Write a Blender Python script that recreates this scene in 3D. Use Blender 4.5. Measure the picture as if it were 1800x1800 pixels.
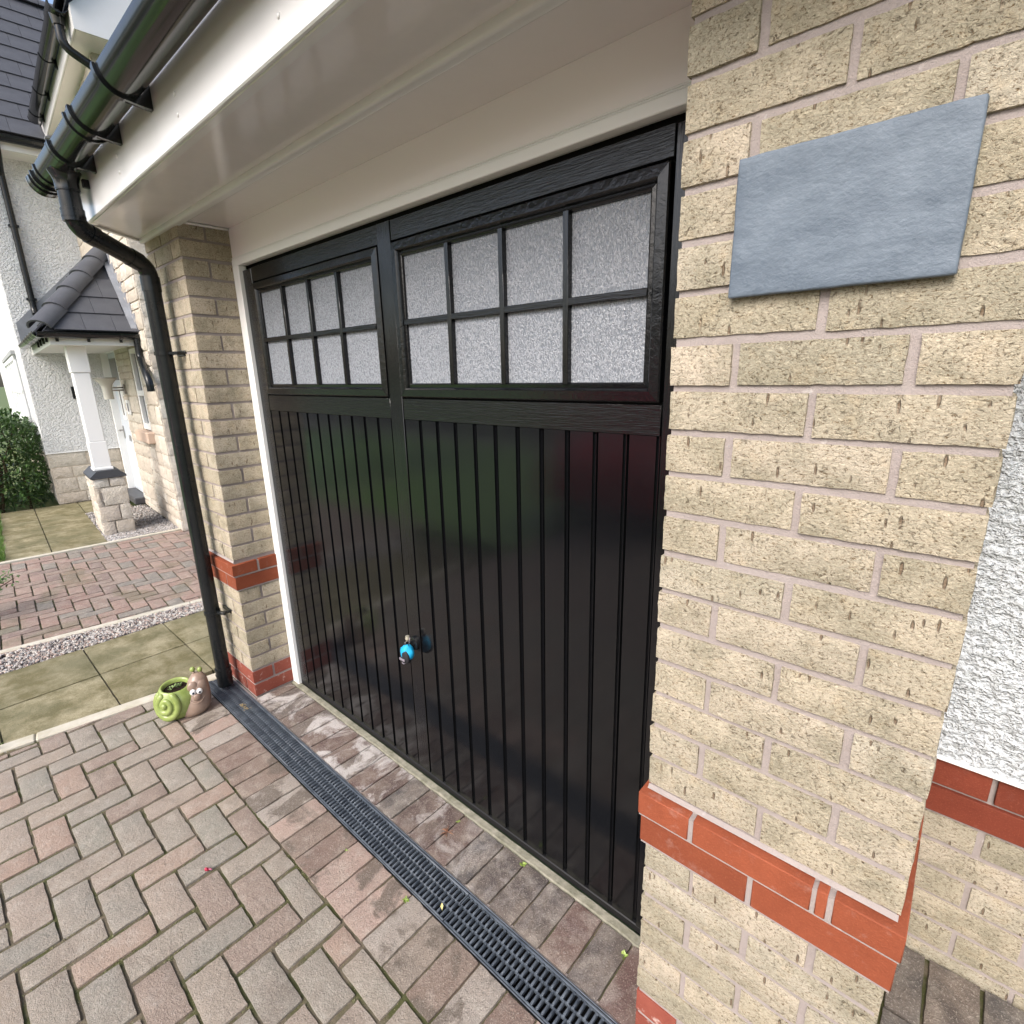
import bpy, bmesh, math, random
from mathutils import Vector, Matrix, noise
for o in list(bpy.data.objects): bpy.data.objects.remove(o)
S = bpy.context.scene
COL = S.collection
rnd = random.Random(7)
R = math.radians

# ------------------------------------------------------------------ camera
CAM = Vector((0.40624, -0.87450, 1.60811))
FPX = 913.886
RGT = Vector((0.75084465, 0.66011935, -0.02178871))
DWN = Vector((0.15566245, -0.20892363, -0.96546368))
FWD = Vector((-0.64187344, 0.72152156, -0.25962499))
cd = bpy.data.cameras.new('camera'); cam = bpy.data.objects.new('camera', cd); COL.objects.link(cam)
cd.sensor_width = 36; cd.lens = FPX/1800*36; cd.clip_start = 0.02; cd.clip_end = 2000
M = Matrix((RGT, -DWN, -FWD)).transposed().to_4x4(); M.translation = CAM
cam.matrix_world = M
S.camera = cam
def px(p):
    d = Vector(p)-CAM; z = d.dot(FWD)
    if z < 0.02: return None
    return 900+FPX*d.dot(RGT)/z, 900+FPX*d.dot(DWN)/z
def seen(p, m=60):
    q = px(p)
    return q is not None and -m < q[0] < 1800+m and -m < q[1] < 1800+m

# ------------------------------------------------------------------ light
W = bpy.data.worlds.new('World'); S.world = W; W.use_nodes = True
wn = W.node_tree; bg = wn.nodes['Background']
sky = wn.nodes.new('ShaderNodeTexSky'); sky.sky_type = 'NISHITA'; sky.sun_disc = False
SUN_EL, SUN_AZ = R(43), R(171)
sky.sun_elevation = SUN_EL; sky.sun_rotation = SUN_AZ
sky.dust_density = 4.0; sky.air_density = 1.0; sky.ozone_density = 1.0
wn.links.new(sky.outputs[0], bg.inputs[0]); bg.inputs[1].default_value = 0.15
sd = bpy.data.lights.new('sun', 'SUN'); sun = bpy.data.objects.new('sun', sd); COL.objects.link(sun)
sd.energy = 1.5; sd.angle = R(32); sd.color = (1.0, 0.985, 0.965)
sdir = Vector((math.sin(SUN_AZ)*math.cos(SUN_EL), math.cos(SUN_AZ)*math.cos(SUN_EL), math.sin(SUN_EL)))
sun.location = sdir*30; sun.rotation_euler = sdir.to_track_quat('Z', 'Y').to_euler()
S.view_settings.view_transform = 'Standard'; S.view_settings.look = 'None'
S.view_settings.gamma = 1.0; S.view_settings.use_curve_mapping = False
S.view_settings.exposure = 1.06

# ------------------------------------------------------------------ materials
class N:
    def __init__(s, name):
        s.m = bpy.data.materials.new(name); s.m.use_nodes = True
        s.t = s.m.node_tree; s.b = s.t.nodes['Principled BSDF']; s._co = None
    def n(s, typ, **kw):
        k = s.t.nodes.new('ShaderNode'+typ)
        for a, v in kw.items(): setattr(k, a, v)
        return k
    def put(s, sock, v):
        if hasattr(v, 'is_output') or isinstance(v, bpy.types.NodeSocket): s.t.links.new(v, sock)
        else: sock.default_value = v
    def co(s, shift=True):
        """object coordinates, moved by a random amount for each object"""
        if s._co is None:
            tc = s.n('TexCoord'); oi = s.n('ObjectInfo'); s.rand = oi.outputs['Random']
            if shift:
                mu = s.n('VectorMath', operation='SCALE'); mu.inputs[0].default_value = (37.1, 53.7, 19.3)
                s.t.links.new(oi.outputs['Random'], mu.inputs['Scale'])
                ad = s.n('VectorMath', operation='ADD')
                s.t.links.new(tc.outputs['Object'], ad.inputs[0]); s.t.links.new(mu.outputs[0], ad.inputs[1])
                s._co = ad.outputs[0]
            else: s._co = tc.outputs['Object']
        return s._co
    def pos(s):
        g = s.n('NewGeometry'); return g.outputs['Position']
    def map(s, v, scale):
        m = s.n('VectorMath', operation='MULTIPLY'); s.put(m.inputs[0], v); m.inputs[1].default_value = scale
        return m.outputs[0]
    def noise(s, v, scale, detail=4, rough=.55, dist=0.):
        k = s.n('TexNoise'); s.put(k.inputs['Vector'], v)
        k.inputs['Scale'].default_value = scale; k.inputs['Detail'].default_value = detail
        k.inputs['Roughness'].default_value = rough; k.inputs['Distortion'].default_value = dist
        return k.outputs['Fac']
    def vor(s, v, scale, feat='F1', rnd_=1.):
        k = s.n('TexVoronoi', feature=feat); s.put(k.inputs['Vector'], v); k.inputs['Scale'].default_value = scale
        k.inputs['Randomness'].default_value = rnd_
        return k.outputs['Distance']
    def ramp(s, v, stops, mode='LINEAR'):
        k = s.n('ValToRGB'); e = k.color_ramp; e.interpolation = mode
        while len(e.elements) < len(stops): e.elements.new(0.5)
        for i, (p, c) in enumerate(stops):
            e.elements[i].position = p
            if not isinstance(c, (tuple, list)): c = (c, c, c)
            e.elements[i].color = (*c[:3], 1)
        s.put(k.inputs['Fac'], v); return k.outputs['Color']
    def mix(s, f, a, b, mode='MIX'):
        k = s.n('Mix', data_type='RGBA', blend_type=mode)
        s.put(k.inputs['Factor'], f)
        for sock, v in ((k.inputs['A'], a), (k.inputs['B'], b)):
            s.put(sock, (*v, 1) if isinstance(v, tuple) and len(v) == 3 else v)
        return k.outputs['Result']
    def math(s, op, a, b=0.5, c=None):
        k = s.n('Math', operation=op); s.put(k.inputs[0], a); s.put(k.inputs[1], b)
        if c is not None: s.put(k.inputs[2], c)
        return k.outputs[0]
    def bump(s, h, dist, strength=1.0, prev=None):
        k = s.n('Bump'); s.put(k.inputs['Height'], h); k.inputs['Distance'].default_value = dist
        k.inputs['Strength'].default_value = strength
        if prev is not None: s.t.links.new(prev, k.inputs['Normal'])
        return k.outputs['Normal']
    def done(s, col=None, rough=.6, normal=None, spec=None, metal=None, **kw):
        if col is not None: s.put(s.b.inputs['Base Color'], (*col, 1) if isinstance(col, tuple) and len(col) == 3 else col)
        s.put(s.b.inputs['Roughness'], rough)
        if normal is not None: s.t.links.new(normal, s.b.inputs['Normal'])
        if spec is not None: s.b.inputs['Specular IOR Level'].default_value = spec
        if metal is not None: s.b.inputs['Metallic'].default_value = metal
        for k, v in kw.items(): s.put(s.b.inputs[k], v)
        return s.m

def mat_buff():
    k = N('buff_brick'); c = k.co()
    big = k.noise(c, 13, 3, .6)
    base = k.ramp(k.rand, [(0, (.53, .46, .345)), (.18, (.41, .37, .28)), (.36, (.59, .51, .405)), (.5, (.48, .425, .325)), (.66, (.56, .485, .37)), (.82, (.39, .355, .27)), (1, (.56, .50, .40))])
    col = k.mix(k.ramp(big, [(.40, 0), (.70, .8)]), base, (.30, .275, .20))
    col = k.mix(k.ramp(k.noise(c, 30, 3, .6), [(.55, 0), (.74, .3)]), col, (.56, .43, .27))
    fine = k.noise(k.map(c, (1, 1, 1.5)), 210, 4, .75, .8)
    col = k.mix(k.ramp(fine, [(.36, 1), (.46, 0)]), col, (.16, .115, .065))
    col = k.mix(k.ramp(fine, [(.55, 0), (.70, .6)]), col, (.74, .66, .50))
    pits = k.noise(k.map(c, (1.0, 1, 1.3)), 105, 4, .78, 1.0)
    amt = k.ramp(big, [(.3, .2), (.7, .85)])
    pm = k.math('MULTIPLY', k.ramp(pits, [(.335, 1), (.40, 0)]), amt)
    col = k.mix(pm, col, (.13, .085, .05))
    drag = k.vor(k.map(c, (1, 1, .22)), 60)
    dm = k.ramp(drag, [(.10, 1), (.155, 0)])
    dm2 = k.math('MULTIPLY', dm, k.ramp(k.noise(c, 38, 1), [(.36, 0), (.46, 1)]))
    col = k.mix(k.math('MULTIPLY', dm2, .75), col, (.16, .10, .06))
    h = k.math('ADD', k.math('MULTIPLY', fine, .55), k.math('MULTIPLY', pits, .8))
    h = k.math('SUBTRACT', h, k.math('MULTIPLY', dm2, .8))
    h = k.math('SUBTRACT', h, k.math('MULTIPLY', pm, .7))
    return k.done(col, .92, k.bump(h, .0060, 1.0), .2)
def mat_red(name, a, b, mort):
    k = N(name); c = k.co()
    col = k.mix(k.ramp(k.rand, [(0, .0), (1, .7)]), k.mix(k.ramp(k.noise(c, 11, 4, .7), [(.3, 0), (.7, 1)]), a, b), tuple(v*.72 for v in b))
    col = k.mix(k.ramp(k.noise(c, 320, 3, .7), [(.55, 0), (.78, .3)]), col, (.44, .16, .085))
    col = k.mix(k.ramp(k.noise(c, 26, 5, .72), [(.57, 0), (.74, mort)]), col, (.62, .53, .48))
    h = k.math('ADD', k.noise(c, 230, 3, .6), k.math('MULTIPLY', k.noise(c, 34, 4, .7), 1.2))
    return k.done(col, .72, k.bump(h, .0016, .8), .18)
def mat_mortar():
    k = N('mortar'); p = k.pos()
    col = k.mix(k.noise(p, 10, 4, .6), (.265, .228, .215), (.365, .322, .305))
    col = k.mix(k.ramp(k.noise(p, 30, 4, .7), [(.64, 0), (.78, .55)]), col, (.62, .60, .58))
    h = k.math('ADD', k.noise(p, 420, 3, .7), k.math('MULTIPLY', k.noise(p, 60, 3, .6), 1.3))
    return k.done(col, .95, k.bump(h, .0022, .8), .15)
def mat_plain(name, col, rough=.5, spec=.5, metal=0., bumpscale=None, bumpd=.001, var=None, bstr=.6, **kw):
    k = N(name); nrm = None; c = k.co(False)
    colr = col
    if var: colr = k.mix(k.ramp(k.noise(c, var[1], 5, .65), [(.35, 0), (.7, 1)]), col, var[0])
    if bumpscale: nrm = k.bump(k.noise(c, bumpscale, 4, .6), bumpd, bstr)
    return k.done(colr, rough, nrm, spec, metal, **kw)
def mat_door(name, stretch):
    k = N(name); c = k.co(False)
    g = k.noise(k.map(c, stretch), 60, 5, .62, .6)
    r = k.ramp(k.noise(c, 6, 4, .6), [(.3, .10), (.75, .20)])
    col = k.mix(k.ramp(k.noise(c, 40, 5, .7), [(.66, 0), (.8, .3)]), (.0042, .0046, .0056), (.013, .0135, .014))
    return k.done(col, r, k.bump(g, .0012, .75), .5)
def mat_board():
    k = N('black_board_paint'); c = k.co()
    g = k.noise(k.map(c, (1, 1, .12)), 30, 4, .6, .4)
    col = k.mix(k.ramp(k.noise(k.map(c, (3, 1, .6)), 26, 6, .75), [(.62, 0), (.80, .8)]), (.0042, .0046, .0055), (.011, .0115, .012))
    return k.done(col, k.ramp(k.noise(c, 7, 4, .65), [(.3, .09), (.75, .20)]), k.bump(g, .0003, .4), .42)
def mat_glass():
    k = N('frosted_pane'); c = k.pos()
    w = k.noise(k.map(c, (1.45, 1, .75)), 120, 2, .45, .5)
    rg = k.math('ABSOLUTE', k.math('SUBTRACT', w, .5))
    h = k.ramp(rg, [(0, 1), (.09, .25), (.2, 0)])
    col = k.mix(h, (.155, .172, .20), (.315, .335, .37))
    return k.done(col, .20, k.bump(h, .0024, .6), .6)
def pave_mat(name, pal, stain=None, white=None, wetpal=None):
    k = N(name); c = k.co(); p = k.pos()
    st = [(i/len(pal), x) for i, x in enumerate(pal)]
    base = k.ramp(k.rand, st, 'CONSTANT')
    col = k.mix(k.ramp(k.noise(c, 10, 4, .65), [(.36, 0), (.72, .55)]), base, (.30, .245, .20))
    col = k.mix(k.ramp(k.noise(c, 22, 3, .6), [(.5, 0), (.75, .35)]), col, (.47, .43, .37))
    if stain:
        col = k.mix(k.ramp(k.noise(p, stain[1], 5, .62, .5), [(stain[2], 0), (stain[2]+.07, stain[3])]), col, stain[0])
    if white:
        wv = k.noise(k.map(p, (1.0, .75, 1)), white[0], 6, .66, 1.2)
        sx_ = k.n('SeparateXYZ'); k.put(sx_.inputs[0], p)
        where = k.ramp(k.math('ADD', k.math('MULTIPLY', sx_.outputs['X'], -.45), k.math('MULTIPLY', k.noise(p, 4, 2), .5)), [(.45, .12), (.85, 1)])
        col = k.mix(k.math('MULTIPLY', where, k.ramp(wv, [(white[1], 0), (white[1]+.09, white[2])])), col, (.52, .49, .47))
    f = k.noise(c, 250, 4, .78)
    col = k.mix(k.ramp(f, [(.33, .75), (.47, 0)]), col, (.12, .10, .085))
    col = k.mix(k.ramp(f, [(.55, 0), (.70, .7)]), col, (.55, .50, .44))
    col = k.mix(k.ramp(k.vor(c, 105), [(.07, .7), (.13, 0)]), col, (.09, .075, .06))
    h = k.math('ADD', f, k.math('MULTIPLY', k.noise(c, 70, 4, .6), 1.0))
    return k.done(col, k.ramp(k.noise(p, 9, 3), [(.35, .62), (.65, .88)]), k.bump(h, .0042, 1.), .35)
def mat_joint():
    k = N('joint_sand'); p = k.pos()
    col = k.mix(k.noise(p, 130, 4, .7), (.075, .062, .045), (.19, .16, .115))
    col = k.mix(k.ramp(k.noise(p, 7, 5, .7), [(.47, 0), (.58, .8)]), col, (.055, .066, .020))
    col = k.mix(k.ramp(k.noise(p, 230, 2, .6), [(.68, 0), (.74, .8)]), col, (.46, .40, .26))
    return k.done(col, .95, k.bump(k.noise(p, 250, 3, .7), .003, 1.), .15)
def mat_slab():
    k = N('buff_slab'); p = k.pos(); c = k.co()
    base = k.mix(k.rand, (0.310, 0.275, 0.176), (0.238, 0.214, 0.135))
    col = k.mix(k.ramp(k.noise(p, 6, 7, .74, .15), [(.40, 0), (.60, .9)]), base, (0.119, 0.104, 0.048))
    col = k.mix(k.ramp(k.noise(p, 2.6, 4, .6), [(.47, 0), (.62, .6)]), col, (0.108, 0.104, 0.055))
    f = k.noise(p, 190, 4, .78)
    col = k.mix(k.ramp(f, [(.33, .65), (.48, 0)]), col, (0.058, 0.050, 0.028))
    col = k.mix(k.ramp(f, [(.6, 0), (.75, .45)]), col, (0.331, 0.300, 0.207))
    h = k.math('ADD', k.noise(p, 16, 5, .65), k.math('MULTIPLY', f, .25))
    return k.done(col, .85, k.bump(h, .0045, .8), .25)
def mat_render(name, scale, d, col=(.80, .805, .80), hollow_grey=.25):
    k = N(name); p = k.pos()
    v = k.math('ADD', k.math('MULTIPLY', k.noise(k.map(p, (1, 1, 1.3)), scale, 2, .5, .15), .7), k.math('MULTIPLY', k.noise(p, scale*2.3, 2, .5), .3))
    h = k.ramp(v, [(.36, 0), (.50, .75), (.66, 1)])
    cc = k.mix(k.ramp(v, [(.3, hollow_grey), (.46, 0)]), col, (.50, .50, .49))  # grey mixed into the hollows of the relief
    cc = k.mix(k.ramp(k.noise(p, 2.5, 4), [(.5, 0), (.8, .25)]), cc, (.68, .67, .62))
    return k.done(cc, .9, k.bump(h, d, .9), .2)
def mat_stone():
    k = N('split_stone'); c = k.co()
    base = k.ramp(k.rand, [(0, (0.564, 0.525, 0.464)), (.3, (0.620, 0.574, 0.497)), (.55, (0.498, 0.446, 0.378)), (.8, (0.583, 0.515, 0.443)), (1, (0.639, 0.614, 0.551))])
    col = k.mix(k.ramp(k.noise(c, 18, 5, .7), [(.4, 0), (.7, .5)]), base, (0.376, 0.332, 0.259))
    h = k.noise(c, 45, 5, .65)
    return k.done(col, .95, k.bump(h, .02, .9), .2)
def mat_leaf(name, a, b, c_):
    k = N(name); p = k.pos()
    col = k.mix(k.noise(p, 45, 2), a, b)
    col = k.mix(k.ramp(k.noise(p, 6, 3), [(.52, 0), (.7, .7)]), col, c_)
    return k.done(col, .42, None, .5)
def mat_grit(name, pal):
    k = N(name); p = k.pos()
    v = k.n('TexVoronoi'); k.put(v.inputs['Vector'], p); v.inputs['Scale'].default_value = 75
    col = k.ramp(v.outputs['Color'], [(i/len(pal), x) for i, x in enumerate(pal)], 'CONSTANT')
    return k.done(col, .8, None, .3)

BUFF = mat_buff(); MORT = mat_mortar()
RED = mat_red('red_brick', (.285, .077, .037), (.215, .056, .027), .12)
REDLOW = mat_red('weathered_red_brick', (.31, .095, .066), (.24, .064, .045), .8)
REDDK = mat_red('dark_red_brick', (.20, .046, .026), (.16, .036, .020), .05)  # darker red for the band bricks of the set-back wall
PVC = mat_plain('white_upvc', (.72, .72, .725), .16, .5, var=((.67, .665, .655), 3)); SOFF = mat_plain('shade_toned_soffit_upvc', (.72, .685, .685), .12, .55, var=((.68, .65, .645), 2.5), bumpscale=5, bumpd=.006, bstr=.25)  # soffit is white board, its shaded tone partly mixed into the base colour
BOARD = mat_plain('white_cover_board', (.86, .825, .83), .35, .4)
FRAMEW = mat_plain('white_frame_paint', (.80, .805, .795), .45, .4, bumpscale=30, bumpd=.0006)
BLKP = mat_plain('black_gutter_plastic', (.0075, .0085, .010), .14, .55, var=((.016, .017, .018), 9))
PIPEM = mat_plain('black_pipe_plastic', (.006, .0075, .009), .24, .35, var=((.014, .016, .017), 6), bumpscale=25, bumpd=.0004)
GRATEM = mat_plain('grate_plastic', (.045, .056, .073), .40, .5, var=((.11, .13, .155), 22), bumpscale=160, bumpd=.0006)
TROUGH = mat_plain('drain_trough', (.006, .006, .007), .8, .2)
DOORH = mat_door('black_door_paint', (.22, 1, 3.5)); DOORV = mat_door('black_door_paint_upright', (3.5, 1, .22))
DOORI = mat_door('black_sash_paint', (1, 1, 1)); BRD = mat_board(); GLASS = mat_glass()
GAP = mat_plain('dark_gap', (.003, .003, .003), .6, .2)
JOINT = mat_joint(); SLABM = mat_slab()
HERR = pave_mat('driveway_block', [(0.312, 0.256, 0.210), (0.282, 0.249, 0.206), (0.265, 0.241, 0.203), (0.308, 0.258, 0.208), (0.332, 0.249, 0.198), (0.274, 0.247, 0.208), (0.298, 0.254, 0.208), (0.251, 0.237, 0.198), (0.317, 0.261, 0.214), (0.246, 0.188, 0.155), (0.246, 0.228, 0.193), (0.321, 0.230, 0.182)], ((0.192, 0.156, 0.128), 4.5, .60, .5))
SOLD = pave_mat('soldier_block', [(0.371, 0.272, 0.228), (0.311, 0.276, 0.242), (0.178, 0.120, 0.098), (0.349, 0.250, 0.211), (0.223, 0.185, 0.151), (0.327, 0.291, 0.257), (0.200, 0.145, 0.116)], ((0.120, 0.096, 0.076), 6.5, .52, .82))
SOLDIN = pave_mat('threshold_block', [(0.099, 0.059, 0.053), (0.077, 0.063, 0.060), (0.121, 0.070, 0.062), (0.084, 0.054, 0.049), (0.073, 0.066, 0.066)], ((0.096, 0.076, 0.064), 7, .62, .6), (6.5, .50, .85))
PATHB = pave_mat('shaded_damp_path_block', [(0.096, 0.084, 0.075), (0.081, 0.077, 0.075), (0.112, 0.090, 0.075)], ((.07, .06, .055), 6, .55, .6))  # damp blocks, palette lowered further to carry the shade beside the pier
NEIB = pave_mat('neighbour_block', [(0.262, 0.168, 0.136), (0.291, 0.199, 0.161), (0.225, 0.161, 0.129), (0.187, 0.172, 0.149), (0.269, 0.178, 0.149), (0.196, 0.138, 0.119), (0.248, 0.185, 0.151)], ((.14, .125, .07), 2.2, .56, .5))
KERBM = mat_plain('kerb_concrete', (.50, .47, .40), .9, .2, var=((.40, .37, .29), 12), bumpscale=160, bumpd=.002)
THRM = mat_plain('threshold_concrete', (.28, .265, .215), .92, .2, var=((.13, .13, .09), 26), bumpscale=120, bumpd=.004)
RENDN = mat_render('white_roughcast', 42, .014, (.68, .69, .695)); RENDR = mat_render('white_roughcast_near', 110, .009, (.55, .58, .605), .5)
STONE = mat_stone(); SMORT = mat_plain('stone_mortar', (.50, .44, .36), .95, .2, bumpscale=80, bumpd=.004)
SLATE = mat_plain('grey_roof_tile', (0.067, 0.071, 0.081), .6, .4, var=((0.049, 0.051, 0.060), 5), bumpscale=60, bumpd=.002)
LEAD = mat_plain('lead_flashing', (.25, .265, .29), .5, .5, var=((.17, .18, .20), 6), bumpscale=14, bumpd=.006)
SLATECAP = mat_plain('slate_cap', (.055, .058, .065), .5, .4)
WDOOR = mat_plain('grey_blue_door', (.52, .57, .63), .4, .4); DARKGL = mat_plain('dark_glazing', (.03, .035, .042), .08, .6)
STEEL = mat_plain('brushed_steel', (.42, .40, .38), .3, .5, 1.0); STAND = mat_plain('pink_sandstone', (.52, .40, .32), .9, .2, bumpscale=60, bumpd=.002)

# ------------------------------------------------------------------ builders
FR = Matrix.Identity(4)
BASE = {}
def thing(name, label, cat, base=(0, 0, 0), group=None, fr=None, kind=None):
    o = bpy.data.objects.new(name, None); COL.objects.link(o); o.empty_display_size = .05
    f = FR if fr is None else fr
    o.matrix_world = f @ Matrix.Translation(base); BASE[o.name] = Vector(base)
    if label: o['label'] = label
    if cat: o['category'] = cat
    if group: o['group'] = group
    if kind: o['kind'] = kind
    return o
def obase(p):
    b = Vector((0, 0, 0)); q = p
    while q is not None:
        b = b+BASE.get(q.name, Vector()); q = q.parent
    return b
def finish(bm, name, mat, smooth=None):
    bmesh.ops.recalc_face_normals(bm, faces=bm.faces)
    me = bpy.data.meshes.new(name); bm.to_mesh(me); bm.free()
    for m in (mat if isinstance(mat, (list, tuple)) else [mat]): me.materials.append(m)
    if smooth:
        me.polygons.foreach_set('use_smooth', [True]*len(me.polygons))
        me.set_sharp_from_angle(angle=R(smooth))
    return me
def part(name, bm, mat, parent=None, smooth=None, label=None, kind=None, cat=None, group=None):
    """one mesh object; the bmesh is in frame coordinates"""
    b = obase(parent) if parent is not None else Vector()
    bm.transform(Matrix.Translation(-b))
    o = bpy.data.objects.new(name, finish(bm, name, mat, smooth)); COL.objects.link(o)
    if parent is not None: o.parent = parent
    else: o.matrix_world = FR
    BASE[o.name] = Vector()
    if label: o['label'] = label
    if kind: o['kind'] = kind
    if cat: o['category'] = cat
    if group: o['group'] = group
    return o
def inst(name, me, parent, loc, rot=(0, 0, 0), sc=(1, 1, 1)):
    o = bpy.data.objects.new(name, me); COL.objects.link(o); o.parent = parent
    o.location = Vector(loc)-obase(parent); o.rotation_euler = rot; o.scale = sc
    BASE[o.name] = o.location.copy()
    return o
def add(bm, other):
    me = bpy.data.meshes.new('tmp'); other.to_mesh(me); other.free(); bm.from_mesh(me); bpy.data.meshes.remove(me)
def box(bm, x0, x1, y0, y1, z0, z1, bev=0., seg=1, mtx=None, mi=0):
    b = bmesh.new(); bmesh.ops.create_cube(b, size=1)
    for v in b.verts: v.co = Vector(((x0+x1)/2+v.co.x*(x1-x0), (y0+y1)/2+v.co.y*(y1-y0), (z0+z1)/2+v.co.z*(z1-z0)))
    if bev: bmesh.ops.bevel(b, geom=list(b.edges), offset=bev, segments=seg, affect='EDGES', profile=.6)
    if mtx is not None: b.transform(mtx)
    if mi:
        for f in b.faces: f.material_index = mi
    if bm is None: return b
    add(bm, b); return bm
def poly(bm, pts, ax, a0, a1, bev=0.):
    """prism: pts in the plane normal to axis ax ('x': (y,z), 'y': (x,z), 'z': (x,y)) from a0 to a1"""
    def p3(p, a): return {'x': (a, p[0], p[1]), 'y': (p[0], a, p[1]), 'z': (p[0], p[1], a)}[ax]
    b = bmesh.new()
    A = [b.verts.new(p3(p, a0)) for p in pts]; B = [b.verts.new(p3(p, a1)) for p in pts]
    n = len(pts)
    b.faces.new(A); b.faces.new(B[::-1])
    for i in range(n): b.faces.new((A[i], B[i], B[(i+1) % n], A[(i+1) % n]))
    if bev: bmesh.ops.bevel(b, geom=list(b.edges), offset=bev, segments=1, affect='EDGES')
    bmesh.ops.recalc_face_normals(b, faces=b.faces)
    if bm is None: return b
    add(bm, b); return bm
def tube(bm, path, rad, n=20, cap=True, hollow=False):
    path = [Vector(p) for p in path]
    rads = rad if isinstance(rad, (list, tuple)) else [rad]*len(path)
    rings = []; up = None
    for i, p in enumerate(path):
        t = (path[min(i+1, len(path)-1)]-path[max(i-1, 0)]).normalized()
        if up is None:
            up = Vector((0, 0, 1)) if abs(t.z) < .9 else Vector((0, 1, 0))
        s = t.cross(up).normalized(); up = s.cross(t).normalized()
        rings.append([bm.verts.new(p+(s*math.cos(a)+up*math.sin(a))*rads[i]) for a in [2*math.pi*j/n for j in range(n)]])
    for a, b in zip(rings, rings[1:]):
        for j in range(n): bm.faces.new((a[j], a[(j+1) % n], b[(j+1) % n], b[j]))
    if cap: bm.faces.new(rings[0][::-1]); bm.faces.new(rings[-1])
    return bm
def bend(pts, r, n=7):
    """polyline with rounded corners"""
    pts = [Vector(p) for p in pts]; out = [pts[0]]
    for a, b, c in zip(pts, pts[1:], pts[2:]):
        d0 = (a-b).normalized(); d1 = (c-b).normalized()
        p0 = b+d0*r; p1 = b+d1*r
        for i in range(n+1):
            t = i/n; out.append(p0*(1-t)**2+b*2*t*(1-t)+p1*t*t)
    return out+[pts[-1]]
def ring(bm, c, r0, r1, h, axis='z', n=24):
    b = bmesh.new()
    pr = [(r0, -h/2), (r1, -h/2), (r1, h/2), (r0, h/2)]
    rr = []
    for j in range(n):
        a = 2*math.pi*j/n
        row = []
        for (q, z) in pr:
            x, y = q*math.cos(a), q*math.sin(a)
            row.append(b.verts.new({'z': (x, y, z), 'x': (z, x, y), 'y': (x, z, y)}[axis]))
        rr.append(row)
    for j in range(n):
        A, B = rr[j], rr[(j+1) % n]
        for i in range(4): b.faces.new((A[i], B[i], B[(i+1) % 4], A[(i+1) % 4]))
    b.transform(Matrix.Translation(c)); add(bm, b); return bm
def ball(bm, c, r, sub=2, sc=(1, 1, 1), mtx=None):
    b = bmesh.new(); bmesh.ops.create_icosphere(b, subdivisions=sub, radius=1)
    for v in b.verts: v.co = Vector((v.co.x*r*sc[0], v.co.y*r*sc[1], v.co.z*r*sc[2]))
    if mtx is not None: b.transform(mtx)
    b.transform(Matrix.Translation(c)); add(bm, b); return bm

def rough_block(L, D, H, step, amp, rnd_edge, seed, fs=40., bulge=0.):
    """a block centred on its origin with uneven faces and worn arrises"""
    b = bmesh.new()
    nx, ny, nz = [max(2, round(v/step)) for v in (L, D, H)]
    vs = {}
    def vert(i, j, k):
        key = (i, j, k)
        if key not in vs: vs[key] = b.verts.new((L*(i/nx-.5), D*(j/ny-.5), H*(k/nz-.5)))
        return vs[key]
    for i in range(nx):
        for j in range(ny):
            for k in (0, nz): b.faces.new([vert(i, j, k), vert(i+1, j, k), vert(i+1, j+1, k), vert(i, j+1, k)])
    for i in range(nx):
        for k in range(nz):
            for j in (0, ny): b.faces.new([vert(i, j, k), vert(i+1, j, k), vert(i+1, j, k+1), vert(i, j, k+1)])
    for j in range(ny):
        for k in range(nz):
            for i in (0, nx): b.faces.new([vert(i, j, k), vert(i, j+1, k), vert(i, j+1, k+1), vert(i, j, k+1)])
    for (i, j, k), v in vs.items():
        e = [i in (0, nx), j in (0, ny), k in (0, nz)]
        cnt = sum(e)
        n = noise.noise_vector(Vector((v.co.x*fs+seed*7.3, v.co.y*fs, v.co.z*fs)))
        n2 = noise.noise_vector(Vector((v.co.x*fs*3+seed*3.1, v.co.y*fs*3, v.co.z*fs*3)))
        if cnt >= 2:
            q = rnd_edge*(.7+.6*abs(n2.x))
            v.co.x -= math.copysign(q, v.co.x)*e[0]; v.co.y -= math.copysign(q, v.co.y)*e[1]; v.co.z -= math.copysign(q, v.co.z)*e[2]
        elif bulge:
            s = min(1., 4*min(i/nx*(1-i/nx) if not e[0] else 1, k/nz*(1-k/nz) if not e[2] else 1, j/ny*(1-j/ny) if not e[1] else 1)*1.2)
            v.co.x += math.copysign(bulge*s*(.6+n.x), v.co.x)*e[0]; v.co.y += math.copysign(bulge*s*(.6+n.y), v.co.y)*e[1]; v.co.z += math.copysign(bulge*s, v.co.z)*e[2]*.2
        v.co += (n*.7+n2*.5)*amp
    return b
MESHES = {}
def variants(key, L, D, H, mat, n=6, step=.018, amp=.0011, edge=.0022, smooth=40, fs=40., bulge=0.):
    if key not in MESHES:
        MESHES[key] = [finish(rough_block(L, D, H, step, amp, edge, i*11+len(MESHES)*5.7, fs, bulge), key, mat, smooth) for i in range(n)]
    return MESHES[key]
BL, BD, BH, CO = .215, .1025, .065, .075
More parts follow.
